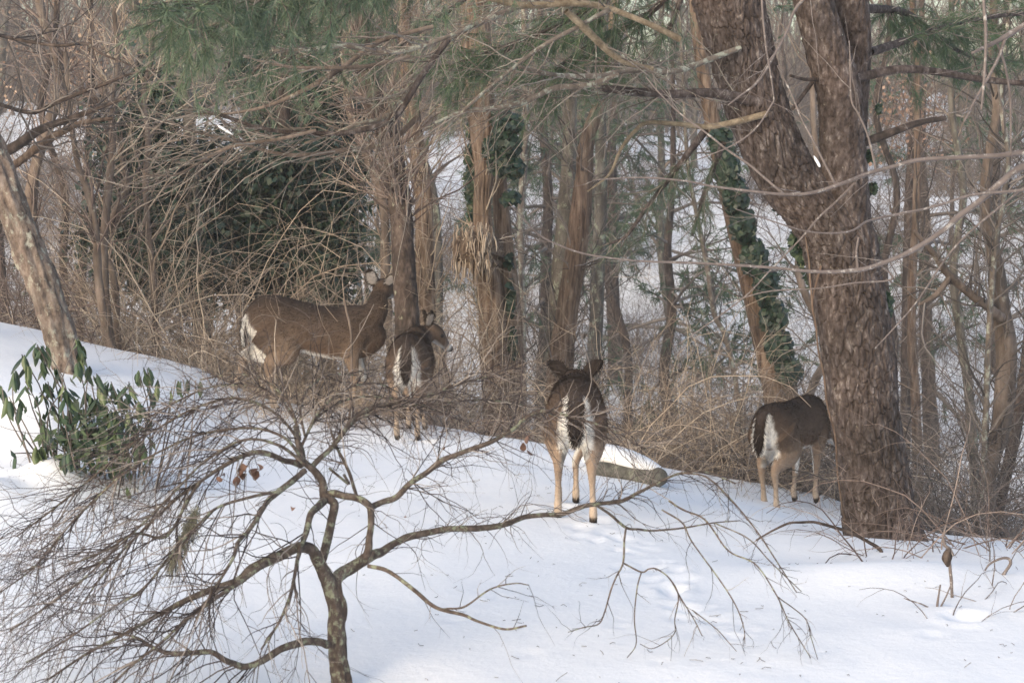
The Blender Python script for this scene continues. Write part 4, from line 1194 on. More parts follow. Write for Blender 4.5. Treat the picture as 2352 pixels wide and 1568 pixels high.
    # ears: leaf shaped, pale inside with a dark rim
    for (base, tip, face, w) in ears:
        b0, b1 = np.array(base, float), np.array(tip, float)
        ax = norm(b1 - b0)
        fc = norm(np.array(face, float) - ax * (np.array(face, float) @ ax))
        wl_ = np.cross(ax, fc)
        pr = [(0, 0.42), (0.12, 0.60), (0.30, 0.92), (0.5, 1.0), (0.72, 0.80), (0.9, 0.42), (1.0, 0.12)]
        rows = [(*(b0 + (b1 - b0) * f), w * q * 0.5, 0.011) for f, q in pr]
        def cear(t, c, s, P, fc=fc, b0=b0, b1=b1):
            mid = b0 + (b1 - b0) * t[..., None]
            inn = ((P - mid) @ fc) > 0.001
            col = lerp(k_['top'] * 0.9, k_['dark'], (t - 0.5) / 0.4)
            col = np.where((inn & (np.abs(c) < 0.66) & (t < 0.80) & (t > 0.1))[..., None], np.array([0.34, 0.315, 0.30]), col)
            return col
        parts.append(part(rows, wl_, 22, 22, cear))
    # union of the parts into one skin
    mb = MB()
    SV, SC = [], []
    for V, Q, t, c in parts:
        mb.add(V, Q, t)
        SV.append(V)
        SC.append(c)
    SV, SC = np.concatenate(SV), np.concatenate(SC)
    tmp = bpy.data.objects.new('tmp', mb.mesh('tmp', None))
    C.objects.link(tmp)
    md = tmp.modifiers.new('r', 'REMESH')
    md.mode = 'VOXEL'
    md.voxel_size = 0.0085
    ms = tmp.modifiers.new('s', 'SMOOTH')
    ms.factor = 0.5
    ms.iterations = 7
    dg = bpy.context.evaluated_depsgraph_get()
    me = bpy.data.meshes.new_from_object(tmp.evaluated_get(dg), depsgraph=dg)
    bpy.data.objects.remove(tmp)
    nv = len(me.vertices)
    V = np.empty(nv * 3, np.float32)
    me.vertices.foreach_get('co', V)
    V = V.reshape(-1, 3).astype(float)
    Nn = np.empty(nv * 3, np.float32)
    me.vertices.foreach_get('normal', Nn)
    Nn = Nn.reshape(-1, 3).astype(float)
    kd = kdtree.KDTree(len(SV))
    for i, p in enumerate(SV):
        kd.insert(p, i)
    kd.balance()
    col = np.empty((nv, 3))
    for i in range(nv):
        f = kd.find_n(V[i], 4)
        w = np.array([1 / (d + 0.004) ** 2 for _, _, d in f])
        col[i] = (SC[[j for _, j, _ in f]] * w[:, None]).sum(0) / w.sum()
    # white rump and inner thighs, narrow tan rim
    bk = -Nn[:, 0]
    ay = np.abs(V[:, 1])
    e = (ay / 0.108) ** 2 + (np.maximum(V[:, 2] - 0.58, 0) / 0.20) ** 2 + 0.18 * vnoise(V * 22)
    amt = (1 - smooth(0.70, 1.22, e)) * smooth(0.30, 0.60, bk) * (V[:, 0] < -0.30) * (V[:, 2] > 0.45)
    amt = amt * (1 - smooth(0.66, 0.75, V[:, 2]) * (1 - smooth(0.035, 0.06, ay)))
    rump = amt > 0.5
    col = lerp(col, W, np.clip(amt, 0, 0.95))
    col *= (1 + 0.10 * fbm(V * 9, 3, seed)[:, None]) * (1 + 0.10 * g.normal(size=(nv, 1)) * 0.5)
    # body
    root = thing('deer', label, 'deer', loc)
    root.rotation_euler = (0, 0, heading)
    root.scale = (scale,) * 3
    me.name = 'body'
    a = me.attributes.new('hue', 'FLOAT_COLOR', 'POINT')
    a.data.foreach_set('color', np.concatenate([np.clip(col, 0.01, 1), np.ones((nv, 1))], 1).astype(np.float32).ravel())
    me.materials.clear()
    me.materials.append(M['deer_coat'])
    me.shade_smooth()
    ob = bpy.data.objects.new('body', me)
    C.objects.link(ob)
    ob.parent = root
    # coat hairs
    n = 42000
    tri = np.empty(len(me.polygons) * 4, np.int32) if False else None
    i = g.integers(0, nv, n)
    p = V[i] + Nn[i] * -0.003
    flow = np.broadcast_to(np.array([-0.75, 0, -0.55]), (n, 3)).copy()
    flow[V[i][:, 2] < 0.5] = (-0.1, 0, -1.0)
    headm = ((V[i] - h0) @ hd > -0.03) & (np.linalg.norm(V[i] - h0, axis=1) < hl * 1.1)
    flow[headm] = -hd
    d = flow - (flow * Nn[i]).sum(1, keepdims=True) * Nn[i]
    d = norm(norm(d) + 0.30 * Nn[i] + 0.25 * g.normal(size=(n, 3)))
    ln = (0.020 + 0.016 * g.random((n, 1)))
    ln[V[i][:, 2] < 0.45] *= 0.5
    ln[headm] *= 0.35
    wp = rump[i]
    ln[wp] *= 1.6
    s = norm(np.cross(d, Nn[i] + 0.3 * g.normal(size=(n, 3)))) * 0.0024
    v = np.stack([p - s, p + s, p + d * ln], 1)
    hc = np.repeat(np.clip(col[i] * (0.88 + 0.26 * g.random((n, 1))), 0.01, 0.9), 3, 0)
    hb = MB().add(v, None, np.arange(n * 3).reshape(-1, 3), 0.5, hc)
    o = bpy.data.objects.new('fur', hb.mesh('fur', M['deer_coat'], flat=True))
    C.objects.link(o)
    o.parent = root
    o['kind'] = 'stuff'
    # tail
    if tail is None:
        tail = [(-0.475, 0, 0.785, 0.040, 0.03), (-0.53, 0, 0.745, 0.042, 0.034), (-0.56, 0, 0.66, 0.043, 0.034), (-0.568, 0, 0.57, 0.036, 0.026), (-0.565, 0, 0.50, 0.012, 0.010)]
    def ctl(t, c, s, P):
        col = lerp(k_['top'] * 1.2, k_['dark'] * 1.3, (t - 0.2) / 0.6)
        return np.where((np.abs(c) > 0.92)[..., None], W, col)
    V_, Q_, t_, c_ = part(tail, (0, 1, 0), 26, 20, ctl)
    tb = MB().add(V_, Q_, t_, 0.5, c_)
    m_ = 2600
    i = g.integers(0, len(V_) - 2, m_)
    ctr = V_[i] - np.array([0.0, 0, 0])
    out = norm(np.stack([-0.15 + 0.2 * g.normal(size=m_), np.sign(V_[i][:, 1] - np.array(tail)[0][1]) * np.abs(V_[i][:, 1] - tail[0][1]) * 14 + 0.25 * g.normal(size=m_), -0.9 + 0.2 * g.normal(size=m_)], -1))
    ss = norm(np.cross(out, g.normal(size=(m_, 3)))) * 0.003
    tv = np.stack([ctr - ss, ctr + ss, ctr + out * (0.03 + 0.025 * g.random((m_, 1)))], 1)
    tb.add(tv, None, np.arange(m_ * 3).reshape(-1, 3), 0.5, np.repeat(c_[i], 3, 0))
    o = bpy.data.objects.new('tail', tb.mesh('tail', M['deer_coat']))
    C.objects.link(o)
    o.parent = root
    # eyes
    for sg in (-1, 1):
        c0 = h0 + hd * hl * 0.36 + lat * sg * 0.060 * hl / 0.27 + up * 0.022 * hl / 0.27
        th, ph = np.meshgrid(np.linspace(0, 2 * math.pi, 10, endpoint=False), np.linspace(0.02, math.pi - 0.02, 8))
        sp = np.stack([np.sin(ph) * np.cos(th), np.sin(ph) * np.sin(th), np.cos(ph)], -1).reshape(-1, 3) * 0.016 + c0
        idx = np.arange(80).reshape(8, 10)
        Q_ = np.stack([idx[:-1], np.roll(idx[:-1], -1, 1), np.roll(idx[1:], -1, 1), idx[1:]], -1).reshape(-1, 4)
        o = bpy.data.objects.new('eye', MB().add(sp, Q_).mesh('eye', M['wet_black']))
        C.objects.link(o)
        o.parent = root
    return root

def hind(s, hip=(-0.36, 0.66), stifle=(-0.27, 0.50), hock=(-0.45, 0.355), fet=(-0.41, 0.085), hoof=(-0.375, 0.012), dy=0.0, w=0.085, wf=None):
    wf = w if wf is None else wf
    return ([(hip[0], s * 0.085, hip[1]), (stifle[0], s * 0.105, stifle[1]), (hock[0], s * (w + wf) / 2, hock[1]), (fet[0], s * wf, fet[1]), (hoof[0], s * wf, hoof[1])], True, s)
def fore(s, sh=(0.30, 0.62), el=(0.26, 0.48), kn=(0.285, 0.275), fet=(0.27, 0.085), hoof=(0.30, 0.012), w=0.075):
    return ([(sh[0], s * 0.09, sh[1]), (el[0], s * 0.095, el[1]), (kn[0], s * w, kn[1]), (fet[0], s * w, fet[1]), (hoof[0], s * w, hoof[1])], False, s)

# 1: the doe, side on, head turned away to the trunk
dx, dyy = -1.55, 15.2
make_deer('large doe standing side on with one hind leg stretched back beside the dark trunk', gpt(dx, dyy) + np.array([0, 0, -0.012]), 0.0, 1.05,
          [hind(-1, stifle=(-0.25, 0.51), hock=(-0.36, 0.37), fet=(-0.33, 0.09), hoof=(-0.30, 0.012)), hind(1, hip=(-0.38, 0.65), stifle=(-0.36, 0.49), hock=(-0.565, 0.43), fet=(-0.66, 0.17), hoof=(-0.655, 0.09), w=0.10),
           fore(-1), fore(1, kn=(0.34, 0.29), fet=(0.33, 0.09), hoof=(0.36, 0.012))],
          [(0.24, 0, 0.66, 0.125, 0.175), (0.375, 0.01, 0.715, 0.108, 0.13), (0.445, 0.03, 0.79, 0.080, 0.092), (0.462, 0.055, 0.87, 0.064, 0.07), (0.47, 0.085, 0.93, 0.056, 0.06)],
          ((0.475, 0.085, 0.95), (0.36, 0.92, -0.10), (0, 0, 1), 0.28),
          [((0.432, 0.06, 0.975), (0.385, 0.035, 1.105), (0.15, -1, 0.1), 0.105), ((0.518, 0.06, 0.975), (0.595, 0.02, 1.075), (0.55, -0.85, 0.1), 0.09)], 501,
          tail=[(-0.515, 0, 0.775, 0.030, 0.022), (-0.545, 0, 0.74, 0.040, 0.024), (-0.56, 0, 0.67, 0.044, 0.022), (-0.56, 0, 0.60, 0.036, 0.018), (-0.558, 0, 0.55, 0.012, 0.010)], torso_dz=-0.13)
# 2: the fawn seen from behind, head turned right
make_deer('young deer seen from behind below the dark trunk, head turned right in profile', gpt(-0.735, 14.05) + np.array([0, 0, 0.0]), math.pi / 2 - 0.04, 0.89,
          [hind(-1, w=0.085, wf=0.075), hind(1, w=0.085, wf=0.095, hock=(-0.42, 0.36), fet=(-0.38, 0.09), hoof=(-0.34, 0.012)), fore(-1, w=0.075), fore(1, w=0.06)],
          [(0.26, 0, 0.72, 0.12, 0.165), (0.38, -0.03, 0.755, 0.10, 0.12), (0.45, -0.06, 0.79, 0.080, 0.09), (0.47, -0.09, 0.815, 0.066, 0.074), (0.47, -0.11, 0.83, 0.058, 0.064)],
          ((0.46, -0.11, 0.83), (0.30, -0.70, -0.56), (0.1, -0.5, 0.85), 0.265),
          [((0.42, -0.095, 0.87), (0.37, -0.135, 1.01), (-0.9, -0.5, 0.1), 0.085), ((0.53, -0.085, 0.865), (0.60, -0.045, 0.995), (0.5, -0.8, 0.2), 0.08)], 502, pale=1.4)
# 3: the middle deer from behind, ears spread
make_deer('deer seen squarely from behind on open snow with both ears spread above its back', gpt(0.362, 10.82) + np.array([0, 0, -0.012]), math.pi / 2 - 0.03, 0.925,
          [hind(1, hock=(-0.38, 0.36), fet=(-0.31, 0.09), hoof=(-0.27, 0.012), w=0.10, wf=0.105), hind(-1, hock=(-0.47, 0.355), fet=(-0.50, 0.085), hoof=(-0.48, 0.012), w=0.085, wf=0.105), fore(1, w=0.105), fore(-1, w=0.005)],
          [(0.26, 0, 0.70, 0.12, 0.165), (0.40, 0, 0.715, 0.10, 0.12), (0.52, 0, 0.735, 0.082, 0.09), (0.60, 0, 0.745, 0.07, 0.075)],
          ((0.60, 0, 0.75), (0.8, -0.05, -0.5), (0.5, 0, 0.85), 0.27),
          [((0.585, 0.05, 0.79), (0.56, 0.178, 0.885), (0.9, 0.25, 0.1), 0.10), ((0.585, -0.05, 0.79), (0.56, -0.178, 0.89), (0.9, -0.25, 0.1), 0.10)], 503, pale=1.6,
          tail=[(-0.475, 0, 0.785, 0.045, 0.03), (-0.53, 0, 0.745, 0.046, 0.036), (-0.562, 0, 0.66, 0.046, 0.036), (-0.572, 0, 0.58, 0.040, 0.028), (-0.568, 0, 0.51, 0.014, 0.012)])
# 4: the deer half behind the pine
make_deer('deer in three quarter rear view partly hidden behind the big pine trunk', gpt(1.93, 13.05) + np.array([0, 0, -0.01]), math.pi / 2 - R_(34), 0.88,
          [hind(-1, hock=(-0.47, 0.355), fet=(-0.44, 0.085), hoof=(-0.41, 0.01)), hind(1, stifle=(-0.25, 0.5), hock=(-0.36, 0.36), fet=(-0.31, 0.09), hoof=(-0.27, 0.02)), fore(-1), fore(1, kn=(0.22, 0.28), fet=(0.19, 0.09), hoof=(0.22, 0.02))],
          [(0.26, 0, 0.70, 0.12, 0.165), (0.40, 0, 0.66, 0.10, 0.12), (0.51, 0, 0.60, 0.080, 0.088), (0.59, 0, 0.56, 0.066, 0.07)],
          ((0.59, 0, 0.56), (0.85, -0.1, -0.5), (0.4, 0, 0.9), 0.27),
          [((0.57, 0.05, 0.60), (0.52, 0.14, 0.68), (0.9, 0.3, 0), 0.085), ((0.57, -0.05, 0.60), (0.52, -0.14, 0.68), (0.9, -0.3, 0), 0.085)], 504, torso_dz=0.06, pale=1.35)

# ------------------------------------------------------------------ the weeping maple in the foreground
MY = 7.2
maple = thing('weeping_maple', 'leafless weeping maple with a crooked lichen spotted trunk in the foreground snow', 'tree', gpt(at(782, 1590, MY)[0], MY))
L, _ = grounded([(786, 1600, 25), (784, 1560, 23), (776, 1500, 21), (772, 1440, 20), (776, 1400, 20), (768, 1365, 20), (760, 1335, 22)], MY)
V, Q, t = surf(L, 140, 40, lumpy(0.26, 2.6, 70), True)
MB().add(V, Q, t).build('trunk', M['maple_bark'], maple)
mlim = []
MAP = [   # rows of (u, v, r), start and end distance
    ([(764, 1360, 24), (748, 1325, 22), (732, 1290, 19), (717, 1262, 17), (690, 1256, 16), (665, 1264, 16), (640, 1276, 16), (612, 1289, 16), (574, 1310, 15), (546, 1334, 13), (490, 1352, 10), (440, 1372, 9), (385, 1400, 8), (330, 1430, 6), (280, 1458, 5), (200, 1500, 4), (110, 1560, 3)], 7.2, 6.7),
    ([(735, 1300, 14), (744, 1271, 14), (754, 1229, 14), (763, 1187, 13), (768, 1156, 13), (744, 1136, 13), (740, 1106, 12), (720, 1079, 11), (700, 1062, 10), (693, 1050, 9), (682, 1010, 8), (681, 978, 9)], 7.2, 7.5),
    ([(738, 1140, 12), (765, 1133, 12), (789, 1138, 11), (815, 1142, 11), (834, 1150, 11), (850, 1166, 11), (852, 1201, 10), (848, 1235, 10), (846, 1262, 11), (838, 1282, 11)], 7.35, 7.2),
    ([(766, 1345, 20), (780, 1320, 19), (807, 1304, 18), (837, 1284, 18), (860, 1272, 15), (876, 1267, 13), (903, 1249, 11), (939, 1232, 11), (984, 1222, 10), (1029, 1214, 9), (1067, 1213, 9), (1104, 1212, 9), (1140, 1208, 9), (1173, 1199, 8), (1204, 1187, 8), (1250, 1182, 7), (1291, 1180, 7), (1344, 1161, 7), (1390, 1155, 6), (1431, 1149, 6), (1466, 1131, 5), (1536, 1096, 4), (1568, 1086, 4), (1620, 1083, 3), (1690, 1110, 2)], 7.2, 7.9),
    ([(1370, 1160, 4), (1400, 1180, 4), (1438, 1211, 4), (1470, 1215, 3), (1501, 1218, 3), (1568, 1212, 2.5), (1640, 1200, 2), (1700, 1195, 1.5)], 7.6, 7.9),
    ([(1438, 1211, 3), (1434, 1240, 3), (1431, 1292, 3), (1415, 1325, 2.6), (1403, 1355, 2.5), (1389, 1404, 2.2), (1375, 1432, 2), (1340, 1440, 1.6), (1305, 1451, 1.2)], 7.6, 7.3),
    ([(1431, 1292, 2.5), (1473, 1313, 2.5), (1490, 1306, 2.3), (1508, 1306, 2.2), (1537, 1327, 2.2), (1558, 1366, 2), (1550, 1420, 1.7), (1547, 1457, 1.5), (1501, 1488, 1.2), (1470, 1478, 1)], 7.55, 7.4),
    ([(1473, 1313, 2), (1463, 1352, 2), (1457, 1421, 1.8), (1461, 1478, 1.5), (1440, 1510, 1.2)], 7.5, 7.4),
    ([(846, 1299, 6), (880, 1306, 6), (906, 1320, 6), (952, 1355, 6), (1001, 1394, 5.5), (1064, 1411, 5), (1095, 1425, 4), (1159, 1444, 3.5), (1209, 1436, 3)], 7.15, 6.8),
    ([(1010, 1398, 3), (1029, 1397, 3), (1068, 1392, 3), (1127, 1352, 2.5), (1183, 1339, 2), (1215, 1343, 1.5)], 6.95, 6.8),
    ([(850, 1165, 9), (876, 1153, 9), (909, 1142, 9), (939, 1112, 9), (962, 1096, 8), (984, 1082, 8), (1014, 1058, 8), (1059, 1040, 7), (1119, 1018, 7), (1150, 1003, 6), (1179, 985, 6), (1210, 958, 6), (1240, 944, 6), (1274, 947, 5), (1330, 962, 4), (1400, 985, 3), (1480, 1030, 2)], 7.3, 7.7),
    ([(711, 1079, 8), (735, 1052, 8), (759, 1031, 7), (784, 1000, 7), (798, 980, 7), (812, 961, 7), (835, 945, 7), (860, 934, 7), (903, 925, 6), (952, 920, 6), (985, 908, 5), (1030, 890, 4), (1090, 872, 3), (1160, 858, 2)], 7.4, 7.9),
    ([(693, 1069, 9), (670, 1060, 9), (654, 1058, 8), (625, 1045, 8), (595, 1038, 8), (565, 1044, 7), (542, 1054, 7), (505, 1075, 6), (460, 1105, 5), (400, 1150, 4), (330, 1215, 4), (250, 1300, 3), (180, 1400, 2)], 7.4, 7.0),
    ([(744, 1150, 12), (728, 1165, 11), (714, 1180, 10), (704, 1220, 9), (690, 1260, 7), (682, 1292, 6), (675, 1330, 5), (665, 1372, 5), (640, 1430, 4), (600, 1490, 3)], 7.3, 6.7),
    ([(700, 1080, 9), (670, 1105, 9), (640, 1128, 9), (616, 1149, 8), (600, 1175, 7), (588, 1194, 7), (565, 1225, 6), (546, 1247, 6), (536, 1280, 5), (500, 1340, 4), (450, 1420, 3)], 7.3, 6.6),
    ([(752, 1480, 13), (735, 1474, 12), (710, 1471, 12), (680, 1478, 12), (648, 1488, 11), (620, 1505, 11), (595, 1520, 10), (560, 1530, 10), (535, 1522, 9), (518, 1516, 9), (483, 1496, 8), (437, 1499, 8), (385, 1498, 7), (350, 1485, 5), (315, 1464, 4), (260, 1450, 3)], 7.15, 6.6),
    ([(700, 1062, 5), (690, 1020, 5), (650, 965, 4), (600, 930, 4), (540, 914, 4), (480, 925, 3.4), (420, 950, 3.2), (360, 985, 3), (300, 1020, 2.6), (220, 1090, 3), (120, 1170, 3), (40, 1230, 2)], 7.5, 7.2),
    ([(700, 1065, 5), (660, 1010, 4.5), (600, 985, 4), (530, 985, 3.8), (450, 1000, 3.4), (380, 1030, 3), (300, 1075, 2.8), (230, 1135, 4), (160, 1205, 3), (80, 1300, 3), (0, 1360, 2)], 7.35, 6.9),
    ([(700, 1065, 5), (640, 1022, 4.5), (560, 1010, 4), (470, 1060, 3.5), (400, 1130, 3.2), (330, 1200, 3), (255, 1270, 2.6), (190, 1330, 3), (110, 1390, 3), (20, 1450, 2)], 7.2, 6.5),
    ([(640, 1128, 5), (580, 1140, 4.5), (500, 1165, 4), (455, 1205, 3.6), (400, 1262, 3), (330, 1350, 4), (250, 1400, 3), (150, 1470, 3), (60, 1520, 2)], 7.1, 6.4),
    ([(460, 1105, 5), (430, 1150, 5), (400, 1210, 5), (372, 1235, 4), (330, 1226, 4), (300, 1228, 3), (240, 1265, 3), (150, 1300, 2)], 7.0, 6.7),
    ([(612, 1290, 8), (560, 1330, 7), (500, 1370, 6), (430, 1420, 5), (370, 1475, 4), (300, 1530, 4), (230, 1600, 3)], 6.9, 6.3),
    ([(690, 1030, 4.5), (720, 970, 4), (760, 935, 3.6), (820, 912, 3), (900, 915, 2.6), (980, 935, 2.4), (1060, 965, 2)], 7.6, 8.0),
    ([(690, 1010, 4), (670, 950, 3.5), (620, 900, 3), (560, 885, 2.6), (480, 890, 2.2), (410, 920, 3), (340, 960, 2)], 7.6, 7.9),
    ([(756, 1075, 4), (800, 1110, 4), (790, 1090, 4)], 7.3, 7.4),
    ([(820, 1140, 5), (800, 1080, 5), (775, 1030, 4), (760, 990, 3)], 7.4, 7.6),
    ([(1568, 1086, 2.6), (1620, 1094, 2.6), (1673, 1140, 2.4), (1736, 1216, 2.2), (1785, 1290, 2), (1830, 1360, 1.6)], 7.8, 7.6),
    ([(1536, 1150, 2.6), (1568, 1170, 2.6), (1620, 1194, 2.6), (1673, 1264, 2.4), (1736, 1296, 2.2), (1785, 1369, 2), (1813, 1429, 1.8), (1862, 1510, 1.3)], 7.7, 7.4),
    ([(1785, 1369, 1.8), (1848, 1418, 1.6), (1862, 1460, 1.4), (1878, 1513, 1.1)], 7.5, 7.4),
    ([(1520, 1170, 2.4), (1568, 1201, 2.4), (1589, 1243, 2.2), (1655, 1334, 2), (1690, 1390, 1.8), (1708, 1439, 1.6), (1711, 1478, 1.3)], 7.7, 7.5),
    ([(1540, 1330, 2), (1568, 1380, 2), (1592, 1418, 1.7), (1613, 1460, 1.4)], 7.5, 7.4),
    ([(1590, 1400, 1.7), (1645, 1443, 1.5), (1670, 1470, 1.3), (1692, 1495, 1)], 7.5, 7.4),
    ([(1640, 1200, 2), (1718, 1236, 2), (1770, 1290, 1.8), (1841, 1358, 1.3)], 7.8, 7.7),
    ([(759, 1031, 4), (820, 965, 4), (900, 938, 3.6), (1000, 928, 3), (1100, 918, 2.6), (1200, 930, 2.2), (1290, 960, 1.8)], 7.5, 8.1),
    ([(690, 1030, 4), (730, 950, 3.6), (790, 895, 3.2), (860, 880, 2.8), (920, 905, 2.4), (980, 950, 1.8)], 7.6, 8.0),
    ([(700, 1000, 4), (690, 940, 3.4), (710, 890, 3), (760, 860, 2.6), (820, 862, 2)], 7.6, 8.0),
    ([(690, 1000, 4), (660, 920, 3.4), (600, 870, 3), (530, 860, 2.6), (460, 872, 2)], 7.6, 7.9),
]
for pts, y0, y1 in MAP:
    pts = [(q[0], q[1], q[2] * 0.80) for q in pts]
    o, P, R = limb('branch', pts, y0, maple, 'maple_bark', y1, n=max(16, 7 * len(pts)), S=9, seed=80 + len(mlim))
    mlim.append((P, R))
def pick(ids):
    return join_lines([mlim[i] for i in ids])
tw = MB()
# left curtain: long drooping sprays
PP, PR = pick([0, 12, 13, 14, 15, 16, 17, 18, 19, 20, 21, 23])
a, ra = spawn(PP, PR, 330, 0.2, 1, (0.15, 0.75), 36, 11, 1.3, 0.17, 0.0030, 0.55, bias=(-0.25, 0, -0.1))
b_, rb = spawn(a, ra, 950, 0.05, 1, (0.08, 0.48), 36, 9, 1.2, 0.19, 0.0016, 0.7, minr=0.0007)
c_, rc = spawn(b_, rb, 1200, 0.1, 1, (0.02, 0.14), 48, 5, 0.5, 0.2, 0.0010, 0.7, minr=0.0006)
tw.tubes(a, ra, 5).tubes(b_, rb, 4).tubes(c_, rc, 3)
# top mat over the feet of the doe and fawn
PP, PR = pick([10, 11, 16, 17, 22, 23, 25, 12, 33, 34, 35, 36])
a, ra = spawn(PP, PR, 400, 0.08, 1, (0.10, 0.5), 50, 10, 0.5, 0.2, 0.0026, 0.55)
b_, rb = spawn(a, ra, 1400, 0.1, 1, (0.06, 0.3), 42, 7, 0.6, 0.2, 0.0015, 0.7, minr=0.0007)
c_, rc = spawn(b_, rb, 500, 0.15, 1, (0.02, 0.08), 45, 4, 0.3, 0.12, 0.0010, 0.7, minr=0.0006)
tw.tubes(a, ra, 5).tubes(b_, rb, 4).tubes(c_, rc, 3)
# middle and right: sparser
PP, PR = pick([1, 2, 3, 10, 11])
a, ra = spawn(PP, PR, 150, 0.1, 1, (0.08, 0.42), 48, 9, 1.2, 0.2, 0.0021, 0.5)
b_, rb = spawn(a, ra, 360, 0.1, 1, (0.04, 0.22), 45, 7, 0.9, 0.2, 0.0012, 0.7, minr=0.0007)
tw.tubes(a, ra, 5).tubes(b_, rb, 4)
PP, PR = pick([3, 4, 5, 6, 7, 8, 9, 26, 27, 28, 29, 30, 31, 32])
a, ra = spawn(PP, PR, 150, 0.15, 1, (0.05, 0.26), 48, 7, 0.7, 0.2, 0.0015, 0.6, minr=0.0007)
b_, rb = spawn(a, ra, 150, 0.15, 1, (0.02, 0.08), 45, 4, 0.3, 0.12, 0.0010, 0.7, minr=0.0006)
tw.tubes(a, ra, 4).tubes(b_, rb, 3)
tw.build('twigs', M['maple_twig'], maple, kind='stuff')
dead_leaves(maple, [(560, 1066, 7.2), (580, 1082, 7.2), (545, 1085, 7.2)], 0.034, 4, 91)
dead_leaves(maple, [(690, 1052, 7.35), (505, 1108, 7.0), (1212, 995, 7.5), (1206, 1018, 7.5)], 0.028, 2, 92)
dead_leaves(maple, [(107, 1295, 6.8), (660, 1170, 7.0), (936, 1190, 7.0), (1020, 1035, 7.5)], 0.018, 1, 93)
# pale lichen beard on one bough
g = np.random.default_rng(94)
PL = world_line([(452, 1165, 4), (440, 1195, 4), (425, 1225, 5), (408, 1260, 5), (398, 1290, 3)], 6.98)[:, :3]
sp_ = spline(PL, 60)
nn = 420
st_ = sp_[g.integers(0, 60, nn)] + g.normal(size=(nn, 3)) * 0.008
hp = st_[:, None] + np.linspace(0, 1, 4)[None, :, None] * (np.array([-0.01, 0, -0.05]) + g.normal(size=(nn, 1, 3)) * 0.02)
M['beard'] = toned('beard', [(0, (0.22, 0.21, 0.14)), (1, (0.42, 0.41, 0.30))])
MB().tubes(hp, np.full((nn, 4), 0.0011), 3).build('lichen', M['beard'], maple, kind='stuff')

